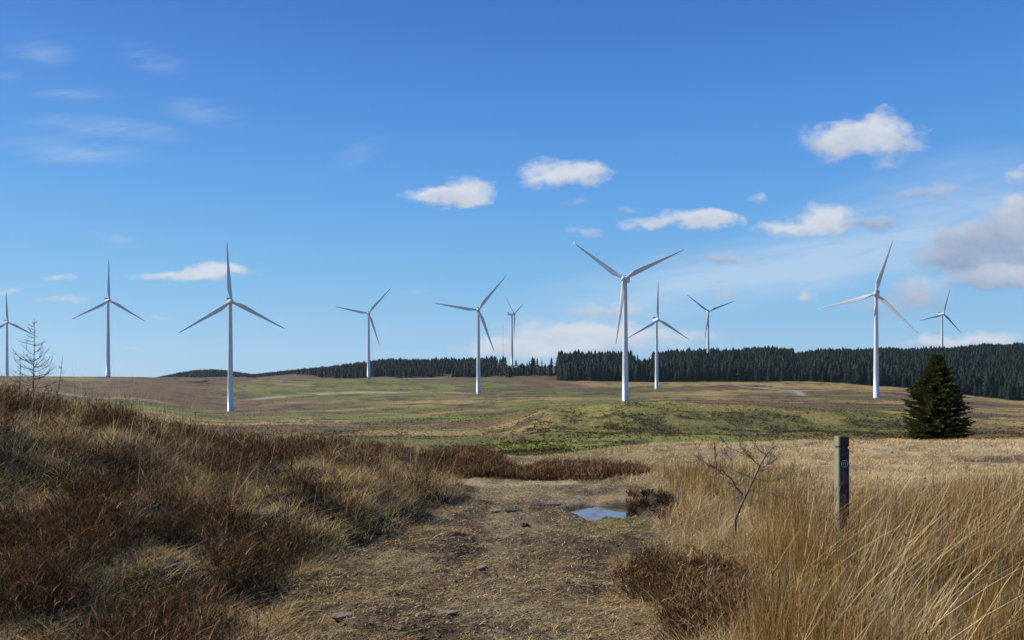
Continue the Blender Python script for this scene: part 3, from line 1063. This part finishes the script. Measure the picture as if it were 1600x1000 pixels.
# the plantation and the woods on the far hills, read as masses
def wood(name, pts, hts, seed, whorls, sides, label, basecol):
    VV, TTT, CC = [], [], []
    n0 = 0
    variants = [conifer_arrays(1.0, (.20, .27, .24, .31, .22, .29, .25)[k], seed + k, whorls, sides) for k in range(7)]
    which = rng.integers(0, 7, len(pts))
    for k in range(7):
        s = np.where(which == k)[0]
        if not len(s):
            continue
        bv, bt = variants[k]
        a = rng.uniform(0, 6.28, len(s))
        ca, sa = np.cos(a)[:, None], np.sin(a)[:, None]
        hs__ = hts[s][:, None]
        wd = hs__ * rng.uniform(.8, 1.3, (len(s), 1))
        X = (bv[:, 0] * ca - bv[:, 1] * sa) * wd + pts[s, 0][:, None]
        Y = (bv[:, 0] * sa + bv[:, 1] * ca) * wd + pts[s, 1][:, None]
        Z = bv[:, 2] * hs__ + pts[s, 2][:, None]
        VV.append(np.stack([X, Y, Z], 2).reshape(-1, 3))
        TTT.append((bt[None] + (np.arange(len(s)) * len(bv))[:, None, None]).reshape(-1, 3) + n0)
        n0 += len(s) * len(bv)
        CC.append(np.repeat(np.array(basecol) * rng.uniform(.5, 1.7, (len(s), 1)) * rng.uniform(.85, 1.15, (len(s), 3)), len(bv), axis=0))
    o_ = make_mesh(name, np.vstack(VV), np.vstack(TTT), M_NEEDLE, np.vstack(CC))
    return tag(o_, label, 'wood', kind='stuff')


def front_D(px):
    return np.interp(px, [870, 1000, 1150, 1250, 1370, 1500, 1600, 1900], [1010, 985, 975, 920, 868, 825, 800, 760])


def area_pts(N, p0, p1, D0, D1):
    D = np.sqrt(rng.uniform(D0 ** 2, D1 ** 2, N))
    px = rng.uniform(p0, p1, N)
    return px, D


TREE = (.017, .029, .017)
px_, D_ = area_pts(32000, 872, 2000, 760, 1430)
edge = front_D(px_)
k = (D_ > edge + 9) & (D_ < 1420 - 60 * (px_ < 1000))
k &= ~((np.abs(px_ - 1004) < 16) & (D_ > 1120))
px_, D_ = px_[k], D_[k]
x_ = (px_ - 800) / F * D_
pts = np.stack([x_, D_, height(x_, D_) - .3], 1)
hts = (9 + 6 * fbm(x_, D_, 70, 3, 140) + 14 * fbm(x_, D_, 26, 2, 144)) * rng.uniform(.7, 1.2, len(x_))
hts *= np.where(px_ < 1240, 1.06, np.interp(D_ - edge[k], [0, 120, 260], [.95, .8, .72]))
wood('plantation', pts, hts, 50, 8, 7, 'dense dark spruce plantation covering the hillside on the right', TREE)
px_, D_ = area_pts(15000, 385, 872, 1090, 1900)
x_ = (px_ - 800) / F * D_
lim = np.interp(px_, [385, 500, 620, 740, 870], [1900, 1650, 1520, 1330, 1290])
clear = (np.hypot((px_ - 806) / 40, (D_ - 1235) / 45) < 1) | (np.hypot((px_ - 850) / 26, (D_ - 1200) / 70) < 1)
k = (D_ < lim) & ~clear & (rng.random(len(px_)) < np.where((px_ > 775) & (D_ > 1175), .12 + .9 * (fbm(x_, D_, 30, 2, 147) > .56) * (D_ > 1240), 1) * np.maximum(sstep(.36, .46, fbm(x_, D_, 90, 3, 141) + .06), (px_ > 690) & (D_ < 1170)))
k &= D_ > np.interp(px_, [385, 440, 500, 560], [1480, 1350, 1150, 1085]) + 60 * fbm(px_, D_, 25, 2, 149)
px_, D_, x_ = px_[k], D_[k], x_[k]
pts = np.stack([x_, D_, height(x_, D_) - .3], 1)
wood('hillside_wood', pts, (6 + 6 * fbm(x_, D_, 80, 3, 142) + 7 * fbm(x_, D_, 28, 2, 143)) * np.interp(px_, [385, 480, 600], [.5, .65, 1.0]) * rng.uniform(.7, 1.2, len(x_)), 60, 5, 6, 'dark conifer wood on the long hill behind the central turbines', TREE)
px_, D_ = area_pts(2500, 232, 392, 1850, 2150)
x_ = (px_ - 800) / F * D_
pts = np.stack([x_, D_, height(x_, D_) - .3], 1)
wood('distant_wood', pts, (7 + 12 * np.sin(np.clip((px_ - 232) / 160, 0, 1) * pi)) * rng.uniform(.8, 1.1, len(x_)), 70, 4, 5, 'small dark wood on the skyline behind the tall left turbine', TREE)

# individual spruces along the plantation's front edge
protos = []
for k in range(5):
    bv, bt = conifer_arrays(21.0, (4.2, 5.4, 4.8, 6.0, 4.5)[k], 80 + k, 13, 9)
    r_ = empty('spruce_tree', (0, 0, 0))
    mb = MB()
    mb.tube([(0, 0, -.5), (0, 0, 8), (0, 0, 20)], [.28, .18, .03], 5)
    mb.build('trunk', M_BARK, r_)
    cc = np.zeros((len(bv), 3)) + np.array(TREE) * (.8, .95, 1.1, 1.25, .9)[k]
    cc *= np.repeat(np.random.default_rng(k).uniform(.75, 1.3, len(bv) // 4), 4)[:, None]
    make_mesh('crown', bv, bt, M_NEEDLE, cc, parent=r_)
    protos.append(r_)
used = set()
i = 0
for px0 in np.arange(878, 1660, 6.6):
    pxx = px0 + rng.uniform(-2.2, 2.2)
    if 1010 < pxx < 1022 and i % 2:
        pass
    D = float(front_D(pxx)) + rng.uniform(-4, 7)
    k = int(rng.integers(0, 5))
    if k in used:
        t = copy_tree(protos[k])
    else:
        t = protos[k]
        used.add(k)
    q = P(pxx, D)
    q.z -= .3
    t.location = q
    s_ = float(rng.uniform(.72, 1.1)) * (.62 + .75 * float(vnoise(np.array([pxx / 31.0]), np.array([3.3]), 9)[0])) * (1.16 if pxx < 1240 else .92)
    t.scale = (s_ * rng.uniform(.85, 1.15), s_ * rng.uniform(.85, 1.15), s_)
    t.rotation_euler = (0, 0, float(rng.uniform(0, 6.28)))
    tag(t, 'dark spruce in the front row of the plantation edge on the right', 'tree', 'spruces along the front edge of the plantation')
    i += 1
# odd trees standing clear on the skyline
for pxx, D, s_, lab in ((996, 1180, .95, 'slim spruce standing alone in the skyline gap of the plantation'), (1251, 1400, .62, 'small lone spruce poking up where the plantation skyline steps down'), (622, 1440, .55, 'tallest thin conifer on the skyline of the central hill')):
    t = copy_tree(protos[2])
    q = P(pxx, D)
    t.location = q
    t.scale = (s_ * .8, s_ * .8, s_ * 1.2)
    tag(t, lab, 'tree', 'lone conifers on the skyline')

# the bushy spruce at the field edge
def bushy_spruce(loc, h, r):
    root = empty('bushy_spruce', loc)
    tag(root, 'dense dark green young spruce standing at the edge of the pale field', 'tree')
    mb = MB()
    mb.tube([(0, 0, -.3), (.02, 0, h * .4), (0, .02, h * .8), (0, 0, h * .99)], [.09, .06, .03, .008], 8)
    mb.build('trunk', M_BARK, root)
    q = np.random.default_rng(5)
    V, T, C, n0 = [], [], [], 0
    limb = MB()
    for i in range(1000):
        t = q.uniform(0, 1) ** 1.15
        z = h * (.015 + .97 * t)
        prof = np.interp(t, [0, .12, .3, .5, .75, 1], [.90, 1.0, .95, .80, .46, .04])
        a = q.uniform(0, 2 * pi)
        L = r * prof * q.uniform(.6, 1.08) * (1 + .05 * sin(3 * z + 1) + .10 * sin(2 * a + 1.3 * z) + .06 * sin(5 * a - 4 * z))
        rise = L * q.uniform(.02, .38) - .04
        d = np.array([cos(a), sin(a), 0])
        end = np.array([0, 0, z + rise]) + d * L
        limb.tube([(0, 0, z), tuple(np.array([0, 0, z + rise * .3]) + d * L * .5), tuple(end)], [.012, .008, .003], 4, False)
        ns = int(26 + 60 * L / r)
        u = q.uniform(.18, 1.04, ns)
        c0 = np.array([0, 0, z])[None] + d[None] * (L * u)[:, None]
        c0[:, 2] += rise * (.6 * u + .4 * u * u)
        side = q.choice([-1, 1], ns)
        ang = a + side * q.uniform(.3, 1.1, ns)
        sl_ = r * .17 * (1.15 - .5 * u) * q.uniform(.6, 1.3, ns)
        tip = c0 + np.stack([np.cos(ang) * sl_, np.sin(ang) * sl_, q.normal(.02, .035, ns)], 1)
        w = q.uniform(.012, .022, ns)
        nv = np.stack([-np.sin(ang), np.cos(ang), np.zeros(ns)], 1) * w[:, None]
        nv2 = np.zeros((ns, 3))
        nv2[:, 2] = w
        m_ = (c0 + tip) / 2
        vv = np.stack([c0, m_ + nv, tip, m_ - nv, m_ + nv2, m_ - nv2], 1)
        V.append(vv.reshape(-1, 3))
        b_ = (np.arange(ns) * 6)[:, None] + n0
        T += [b_ + [0, 1, 2], b_ + [0, 2, 3], b_ + [0, 4, 2], b_ + [0, 2, 5]]
        n0 += ns * 6
        cc = np.array((.088, .094, .030)) * q.uniform(.65, 1.5, (ns, 1)) * np.array((1, 1, 1)) * q.uniform(.85, 1.15)
        C.append(np.repeat(cc, 6, axis=0))
    limb.build('limbs', M_BARK, root)
    make_mesh('crown', np.vstack(V), np.vstack(T), M_NEEDLE, np.vstack(C), parent=root)


q = P(1464, 41)
q.z = EYE - 92 / F * 41
bushy_spruce(q, 140 / F * 41, 44 / F * 41)

# ------------------------------------------------------------------ bare trees


def grow(mb, p, d, L, r, depth, q, curl=(0, 0, .25), kids=3, minr=.0016, spread=.7):
    """a limb with side twigs"""
    n_ = 5
    pts, rad = [Vector(p)], [r]
    d = Vector(d).normalized()
    for i in range(n_):
        d = (d + Vector(curl) * .22 + Vector((q.normal(0, .12), q.normal(0, .12), q.normal(0, .1)))).normalized()
        pts.append(pts[-1] + d * L / n_)
        rad.append(max(minr, r * (1 - .8 * (i + 1) / n_)))
    mb.tube(pts, rad, 5 if r > .004 else 3, False)
    if depth > 0:
        for k in range(kids):
            u = q.uniform(.25, .98)
            i = min(n_ - 1, int(u * n_))
            pp = pts[i].lerp(pts[i + 1], u * n_ - i)
            dd = (pts[i + 1] - pts[i]).normalized()
            ax = Vector((q.normal(), q.normal(), q.normal())).normalized()
            nd_ = (dd + dd.cross(ax).normalized() * spread * q.uniform(.6, 1.3)).normalized()
            grow(mb, pp, nd_, L * q.uniform(.3, .6), max(minr, r * .45), depth - 1, q, curl, kids, minr, spread)


# bare sapling leaning over the rushes: laid out in photo pixels at its own distance, then given depth
DS = 7.6
base_p = P(1149, DS)


def sp(px, py, dy=0.0):
    return Vector(((px - 800) / F * DS, DS + dy, EYE - (py - 600) / F * DS))


root = empty('bare_sapling', base_p)
tag(root, 'bare leafless sapling leaning to the right among the rushes', 'tree')
q = np.random.default_rng(11)
mb = MB()
loc = lambda v_: v_ - base_p
stem = [sp(1148, 845), sp(1149, 812), sp(1158, 790), sp(1170, 768, .03), sp(1181, 748, .05), sp(1191, 730, .08), sp(1202, 713, .1), sp(1212, 703, .12), sp(1224, 697, .15)]
mb.tube([loc(s_) for s_ in stem], [.016, .013, .0115, .010, .0085, .007, .0055, .004, .002], 7)
mb.build('trunk', M_TWIG, root, smooth=True)
mb = MB()
LIMBS = [([(1163, 774), (1151, 762), (1144, 750), (1134, 742), (1126, 734), (1121, 730)], .008, -.15), ([(1122, 731), (1116, 716), (1112, 702), (1108, 693)], .004, -.25),
         ([(1122, 731), (1108, 727), (1096, 719), (1090, 712)], .0035, -.1), ([(1133, 742), (1120, 738), (1104, 731)], .003, -.3),
         ([(1172, 760), (1150, 758), (1130, 752), (1105, 745)], .003, .25), ([(1191, 730), (1180, 722), (1170, 712), (1160, 703), (1153, 698)], .005, -.2),
         ([(1189, 728), (1176, 716), (1162, 708), (1148, 702), (1143, 692)], .0035, .2), ([(1202, 714), (1190, 704), (1184, 694), (1176, 686), (1166, 678)], .0045, .1),
         ([(1182, 749), (1196, 751), (1212, 748), (1224, 738), (1233, 730)], .0045, -.25), ([(1182, 749), (1168, 744), (1155, 738), (1147, 730)], .004, .3),
         ([(1202, 714), (1212, 716), (1224, 712)], .003, .3), ([(1170, 768), (1190, 765), (1205, 768)], .0025, -.3), ([(1147, 722), (1140, 710), (1134, 696)], .0025, .1),
         ([(1160, 703), (1157, 690), (1160, 678)], .002, 0), ([(1212, 703), (1208, 690), (1212, 680)], .0025, .1), ([(1185, 740), (1196, 728), (1202, 722)], .003, -.1)]
for pl, r0, dy in LIMBS:
    pts = [loc(sp(a, b_, dy * i / (len(pl) - 1) + .05)) for i, (a, b_) in enumerate(pl)]
    mb.tube(pts, [max(.0021, 1.05 * r0 * (1 - .7 * i / (len(pl) - 1))) for i in range(len(pl))], 5, False)
    for k in range(9):
        i = int(q.integers(0, len(pts) - 1))
        a = pts[i].lerp(pts[i + 1], q.uniform(0, 1))
        dd = (pts[i + 1] - pts[i]).normalized()
        ax = Vector((q.normal(0, .5), q.normal(), q.normal(0, .5))).normalized()
        grow(mb, a, dd + dd.cross(ax) * .7 + Vector((0, 0, .25)), q.uniform(.05, .15), .0023, 1, q, (0, 0, .2), 4, .0014)
mb.build('branches', M_TWIG, root)


# bare larch on the bank to the left, tiered upturned branches
def larch(loc, h, spread, seed, label, lean=0.0):
    root = empty('bare_larch', loc)
    tag(root, label, 'tree', 'bare larches on the bank')
    q = np.random.default_rng(seed)
    mb = MB()
    mb.tube([(lean * t * h + .012 * sin(9 * t), .01 * cos(7 * t), h * t) for t in np.linspace(0, 1, 9)], list(np.linspace(.021, .003, 9) * h / 3.2), 6)
    mb.build('trunk', M_BARK, root)
    mb = MB()
    single = spread < .5
    for i in range(int(17 * h)):
        t = q.uniform(.08, .97)
        a = q.uniform(0, 2 * pi)
        L = spread * np.interp(t, [0, .3, .6, 1], [.9, 1.0, .62, .10]) * q.uniform(.5, 1.15)
        grow(mb, (lean * t * h, 0, t * h), (cos(a), sin(a), .05), L, .0075 * h / 3.2, 1, q, (0, 0, .62), 6, .0015, .5)
        if single:
            mb.build('branch', M_BARK, root)
            mb = MB()
    if not single:
        mb.build('branches', M_BARK, root)


q = P(53, 24)
larch(q, EYE - (498 - 600) / F * 24 - q.z, 1.15, 3, 'bare leafless larch with upturned branches, tallest tree on the left bank')
q = P(31, 25)
larch(q, EYE - (552 - 600) / F * 25 - q.z, .32, 4, 'thin bare sapling just left of the taller larch')
q = P(80, 25)
larch(q, EYE - (556 - 600) / F * 25 - q.z, .35, 6, 'thin bare sapling leaning right beside the taller larch', .12)

# ------------------------------------------------------------------ waymark post
DP = 7.3
pb = P(1315, DP)
ztop = EYE - (680 - 600) / F * DP
root = empty('waymark_post', pb, R(4))
tag(root, 'weathered square wooden waymark post with a notched top in the rushes', 'post')
M_WOOD, n, l, p = mat_nodes('weathered_wood')
tcn = n.new('ShaderNodeTexCoord')
mp = n.new('ShaderNodeMapping')
mp.inputs['Scale'].default_value = (40, 40, 5)
l.new(tcn.outputs['Object'], mp.inputs[0])
nz = n.new('ShaderNodeTexNoise')
nz.inputs['Scale'].default_value = 1.6
nz.inputs['Detail'].default_value = 8
l.new(mp.outputs[0], nz.inputs['Vector'])
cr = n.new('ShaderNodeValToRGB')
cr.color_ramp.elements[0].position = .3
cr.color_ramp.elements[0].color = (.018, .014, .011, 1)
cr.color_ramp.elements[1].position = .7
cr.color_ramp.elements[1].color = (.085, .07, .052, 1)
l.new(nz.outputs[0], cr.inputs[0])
n4 = n.new('ShaderNodeTexNoise')
n4.inputs['Scale'].default_value = 9
n4.inputs['Detail'].default_value = 6
l.new(tcn.outputs['Object'], n4.inputs['Vector'])
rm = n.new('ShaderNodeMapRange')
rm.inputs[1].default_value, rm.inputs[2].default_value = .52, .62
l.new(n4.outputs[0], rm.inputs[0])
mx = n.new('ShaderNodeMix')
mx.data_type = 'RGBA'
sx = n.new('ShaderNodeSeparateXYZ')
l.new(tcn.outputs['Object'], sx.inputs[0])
rb = n.new('ShaderNodeMapRange')      # sunlit look of the left face, painted in as paler wood
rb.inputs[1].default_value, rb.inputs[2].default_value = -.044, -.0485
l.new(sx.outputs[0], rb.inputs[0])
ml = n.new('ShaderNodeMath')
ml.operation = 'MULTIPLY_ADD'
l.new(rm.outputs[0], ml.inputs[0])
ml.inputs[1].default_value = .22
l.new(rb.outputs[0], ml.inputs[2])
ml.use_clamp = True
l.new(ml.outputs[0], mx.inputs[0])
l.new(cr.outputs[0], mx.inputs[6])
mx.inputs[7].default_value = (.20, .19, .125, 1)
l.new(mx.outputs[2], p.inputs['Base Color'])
p.inputs['Roughness'].default_value = .9
b = n.new('ShaderNodeBump')
b.inputs['Strength'].default_value = .8
b.inputs['Distance'].default_value = .004
l.new(nz.outputs[0], b.inputs['Height'])
l.new(b.outputs[0], p.inputs['Normal'])
hz = ztop - pb.z
a_ = .051
sec = [(-.3, a_), (hz - .125, a_), (hz - .118, a_ - .008), (hz - .104, a_ - .008), (hz - .097, a_), (hz - .016, a_), (hz - .008, a_ - .008), (hz, a_ * .45)]
mb = MB()
rings = []
for z, s_ in sec:
    c_ = .010
    rings.append([(x_ * s_ - sx_ * c_ * ax, y_ * s_ - sy_ * c_ * ay, z) for x_, y_, sx_, sy_, ax, ay in
                  ((-1, -1, -1, -1, 0, 1), (-1, -1, -1, -1, 1, 0), (1, -1, 1, -1, 1, 0), (1, -1, 1, -1, 0, 1), (1, 1, 1, 1, 0, 1), (1, 1, 1, 1, 1, 0), (-1, 1, -1, 1, 1, 0), (-1, 1, -1, 1, 0, 1))])
mb.loft(rings)
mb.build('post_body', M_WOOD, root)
# round plaque: dark disc, pale ring and arrowhead
zc = hz - .255
yf = -a_
mb = MB()
mb.loft([[(.036 * cos(k * pi / 16), y_, zc + .036 * sin(k * pi / 16)) for k in range(32)] for y_ in (yf + .002, yf - .004)])
dsc = mb.build('waymark_disc', plain('disc_plastic', (.02, .025, .03), .5, .2), root)
M_MARK = plain('mark_paint', (.34, .42, .50), .5, .1)
mb = MB()
ro, ri, y0, y1 = .033, .0275, yf - .0035, yf - .0055
ring = []
for k in range(32):
    a = k * pi / 16
    ring.append([(ro * cos(a), y0, zc + ro * sin(a)), (ro * cos(a), y1, zc + ro * sin(a)), (ri * cos(a), y1, zc + ri * sin(a)), (ri * cos(a), y0, zc + ri * sin(a))])
vs = [p_ for r_ in ring for p_ in r_]
mb.add(vs, [(k * 4 + j, k * 4 + (j + 1) % 4, ((k + 1) % 32) * 4 + (j + 1) % 4, ((k + 1) % 32) * 4 + j) for k in range(32) for j in range(4)])
for sx_ in (-1, 1):
    mb.box((sx_ * .008, (y0 + y1) / 2, zc + .006), (.0125, .001, .0028), Matrix.Rotation(sx_ * R(48), 3, 'Y'))
for sx_ in (-1, 1):
    mb.box((sx_ * .0075, (y0 + y1) / 2, zc - .010), (.0028, .001, .008))
mb.build('mark', M_MARK, dsc)

# ------------------------------------------------------------------ stones on the track


def stone(px, D, sx, sy, sz_, seed, label, mat, rz=0):
    q = np.random.default_rng(seed)
    mb = MB()
    rings = []
    for z, f in ((-.5, .7), (-.1, 1.0), (.35, .95), (.5, .7)):
        n_ = 9
        rings.append([(f * sx * cos(k * 2 * pi / n_) * q.uniform(.78, 1.12), f * sy * sin(k * 2 * pi / n_) * q.uniform(.78, 1.12), z * sz_ * q.uniform(.85, 1.1)) for k in range(n_)])
    mb.loft(rings)
    o_ = mb.build('stone', mat)
    o_.location = P(px, D) + Vector((0, 0, sz_ * .3))
    o_.rotation_euler = (q.normal(0, .06), q.normal(0, .06), rz)
    tag(o_, label, 'stone', 'flat stones lying on the track')


stone(820, 9.1, .055, .06, .05, 1, 'small square dark wet stone in the middle of the track', M_DSTONE)
stone(803, 9.9, .12, .06, .035, 2, 'long dark flat slab lying just beyond the square stone', M_DSTONE, .2)
stone(850, 10.3, .22, .05, .03, 3, 'thin dark slab lying between the long slab and the puddle', M_DSTONE, .1)
stone(535, 5.3, .085, .06, .03, 4, 'pale grey flat stone at the near left of the track', M_STONE, .5)
stone(775, 10.1, .09, .07, .03, 5, 'grey flat stone left of the long dark slab', M_STONE, -.3)
stone(752, 7.0, .06, .05, .03, 6, 'rounded grey stone bedded in the near middle of the track', M_STONE, .9)
stone(930, 8.3, .07, .05, .03, 8, 'brown grey stone in front of the puddle', M_STONE, .3)
stone(700, 5.6, .075, .055, .025, 9, 'thin grey stone nearest the camera in the centre of the track', M_STONE, .1)

# ------------------------------------------------------------------ wind turbines (hub 80 m, blade 43 m)


def turbine_proto():
    root = empty('wind_turbine', (0, 0, 0))
    mb = MB()
    zs = [(-3, 2.15), (0, 2.15), (.35, 2.15), (.36, 2.08), (20, 1.9), (21, 1.895), (45, 1.6), (46, 1.59), (78.0, 1.2), (78.2, 1.3), (78.6, 1.3)]
    mb.loft([[(r_ * cos(k * pi / 14), r_ * sin(k * pi / 14), z) for k in range(28)] for z, r_ in zs])
    tw = mb.build('tower', M_PAINT, root, smooth=True)
    mb = MB()
    mb.box((2.1, -.3, 2.3), (.12, .5, 1.1))
    dr = mb.build('door', plain('door_grey', (.25, .27, .28), .5), tw)
    mb = MB()
    for k in range(4):
        mb.box((2.35 + .35 * k, -.3, 1.0 - .3 * k), (.175, .6, .05))
    for s_ in (-.62, .32):
        mb.tube([(2.2, s_, 2.1), (3.7, s_, .9)], [.03, .03], 4)
    mb.build('steps', M_STEEL, tw)
    mb = MB()
    sec = []      # nacelle, long axis y, nose towards -y
    for y_, w_, t_, b_ in ((-2.6, 1.35, 1.3, -1.35), (-2.0, 1.65, 1.65, -1.55), (2, 1.75, 1.85, -1.6), (6, 1.65, 1.8, -1.45), (8, 1.35, 1.6, -.7)):
        c_ = .45
        sec.append([(-w_, y_, 80 + b_ + c_), (-w_ + c_, y_, 80 + b_), (w_ - c_, y_, 80 + b_), (w_, y_, 80 + b_ + c_), (w_, y_, 80 + t_ - c_), (w_ - c_, y_, 80 + t_), (-w_ + c_, y_, 80 + t_), (-w_, y_, 80 + t_ - c_)][::-1])
    mb.loft(sec)
    nac = mb.build('nacelle', M_PAINT, root)
    mb = MB()
    mb.box((0, 6.4, 82.7), (1.5, .35, .95))
    mb.build('cooler', M_COOL, nac)
    mb = MB()
    mb.tube([(0, 4.2, 81.6), (0, 4.2, 83.6)], [.05, .04], 5)
    mb.tube([(-.4, 4.2, 83.3), (.4, 4.2, 83.3)], [.04, .04], 5)
    mb.build('wind_vane', M_STEEL, nac)
    # rotor: hub with three blades, turned as one
    hub = MB()
    prof = [(1.5, 1.35), (1.2, 1.75), (-.2, 1.85), (-1.1, 1.5), (-1.7, .95), (-2.05, .3)]
    hub.loft([[(r_ * cos(k * pi / 10), y_, r_ * sin(k * pi / 10)) for k in range(20)] for y_, r_ in prof])
    ho = hub.build('hub', M_PAINT, root, smooth=True)
    ho.location = (0, -4.1, 80)
    for j in range(3):
        bl = MB()
        rg = []
        for s_, ch, tk, tw_, off in ((1.4, 1.9, 1.9, 0, 0), (2.6, 1.9, 1.9, 0, 0), (5, 2.5, 1.5, 20, .25), (8.5, 3.3, .95, 16, .6), (13, 3.0, .62, 11, .55), (20, 2.3, .42, 7, .4), (28, 1.65, .28, 4, .25), (36, 1.05, .17, 2, .12), (41, .6, .1, 1, .05), (43, .15, .04, 0, 0)):
            r1 = []
            for k in range(14):
                a = 2 * pi * k / 14
                cx_ = cos(a)
                x_ = ch / 2 * cx_ - off
                y_ = tk / 2 * sin(a) * (1 if s_ < 3 else (.62 + .38 * cx_))
                c_, sn = cos(R(tw_ + 4)), sin(R(tw_ + 4))
                pre = -1.2 * (s_ / 43) ** 2 + 1.8 * (s_ / 43) ** 3
                r1.append(Vector((x_ * c_ - y_ * sn, x_ * sn + y_ * c_ - pre * .5, s_)))
            rg.append(r1)
        m3 = Matrix.Rotation(j * 2 * pi / 3, 3, 'Y')
        bl.loft([[m3 @ p_ for p_ in r1] for r1 in rg])
        bl.build('blade', M_PAINT, ho, smooth=True)
    return root


TP = turbine_proto()
# column, distance, hub row, yaw (axis swung towards +x), blade angle clockwise from up, label
TUR = [(11, 1092, 504, 14, -3, 'white turbine at the left edge behind the bare larch'),
       (169, 858, 470, 17, -1, 'white turbine on the left skyline between the bare larch and the tall left turbine'),
       (360, 580, 472, 8, -4, 'tall white turbine with one blade straight up in front of the small skyline wood'),
       (576, 1012, 490, -3, 41, 'white turbine on the skyline with one blade to upper right, left of centre'),
       (747.5, 762, 485, -2, 39, 'white turbine at centre with its base in the valley and a blade to upper right'),
       (800, 1250, 491, 68, -57, 'small white turbine turned almost side on, beside a thin mast'),
       (977, 524, 437, -14, -53, 'largest and nearest white turbine with a Y shaped rotor and downward blade across its tower'),
       (1026, 886, 500, 24, 0, 'white turbine with one blade straight up just right of the largest turbine'),
       (1106.5, 1222, 487, 10, -52, 'small white turbine rising behind the plantation with a Y shaped rotor'),
       (1369, 614, 460, -8, 17, 'large white turbine on the right in front of the plantation'),
       (1472, 1275, 491, 36, 15, 'small white turbine behind the plantation above the bushy spruce')]
for i, (px, D, hy, yaw, ba, lab) in enumerate(TUR):
    t = TP if i == 0 else copy_tree(TP)
    x = (px - 800) / F * D
    t.location = (x, D, EYE + (600 - hy) / F * D - 80)
    face = math.atan2(x, D)        # swing from the line of sight
    t.rotation_euler = (0, 0, -face + R(yaw))
    for ch in t.children:
        if ch.name.startswith('hub'):
            ch.rotation_euler = (0, R(ba), 0)
    tag(t, lab, 'wind turbine', 'wind turbines on the moor')

# lattice masts beside the small turbine
def mast(px, D, y0, y1, label):
    q = P(px, D)
    top = EYE + (600 - y0) / F * D
    h = top - q.z
    root = empty('lattice_mast', q)
    tag(root, label, 'mast', 'lattice masts on the hill')
    mb = MB()
    w = .45
    for k in range(3):
        a = k * 2 * pi / 3
        mb.tube([(w * cos(a), w * sin(a), 0), (w * cos(a), w * sin(a), h)], [.09, .09], 4)
    n_ = int(h / 1.5)
    for i in range(n_):
        for k in range(3):
            a, b_ = k * 2 * pi / 3, (k + 1) * 2 * pi / 3
            mb.tube([(w * cos(a), w * sin(a), i * h / n_), (w * cos(b_), w * sin(b_), (i + 1) * h / n_)], [.045, .045], 3, False)
    mb.build('lattice', M_STEEL, root)
    mb = MB()
    for k in range(3):
        a = k * 2 * pi / 3 + .5
        for f in (.5, .95):
            mb.tube([(0, 0, h * f), (h * .45 * cos(a), h * .45 * sin(a), 0)], [.02, .02], 3, False)
    mb.build('guy_wires', M_STEEL, root)


mast(786, 1300, 507, 565, 'thin guyed lattice mast left of the side on turbine')
mast(797.5, 1420, 528, 566, 'shorter thin mast close against the side on turbine tower')


def cabin(px, D, L, w, h, label):
    q = P(px, D)
    root = empty('service_cabin', q, .1)
    tag(root, label, 'cabin', 'service cabins at the foot of the turbine')
    mb = MB()
    mb.box((0, 0, h / 2 - .5), (L / 2, w / 2, h / 2 + .5))
    mb.build('wall', M_CABIN, root)
    mb = MB()
    mb.add([(-L / 2 - .2, -w / 2 - .2, h), (L / 2 + .2, -w / 2 - .2, h), (L / 2 + .2, w / 2 + .2, h), (-L / 2 - .2, w / 2 + .2, h), (-L / 2 - .2, 0, h + .5), (L / 2 + .2, 0, h + .5)],
           [(0, 1, 5, 4), (2, 3, 4, 5), (0, 4, 3), (1, 2, 5), (3, 2, 1, 0)])
    mb.build('roof', M_CABIN, root)
    mb = MB()
    mb.box((.3, -w / 2 - .03, 1), (.45, .03, 1))
    mb.build('door', M_COOL, root)


cabin(806.3, 1232, 3.0, 2.4, 2.2, 'small white cabin next to the side on turbine tower')
cabin(810.6, 1231, 2.4, 2.2, 2.0, 'smaller white cabin, the one further from the side on turbine tower')

# ------------------------------------------------------------------ the air
mb = MB()
mb.box((0, 0, 60), (4300, 4300, 170))
M_HAZE = bpy.data.materials.new('haze')
M_HAZE.use_nodes = True
n = M_HAZE.node_tree.nodes
n.remove(n['Principled BSDF'])
pv = n.new('ShaderNodeVolumePrincipled')
pv.inputs['Color'].default_value = (.62, .80, 1.0, 1)
pv.inputs['Density'].default_value = .000036
pv.inputs['Anisotropy'].default_value = .3
M_HAZE.node_tree.links.new(pv.outputs[0], n['Material Output'].inputs['Volume'])
tag(mb.build('haze', M_HAZE), 'thin blue air over the far hills', kind='stuff')
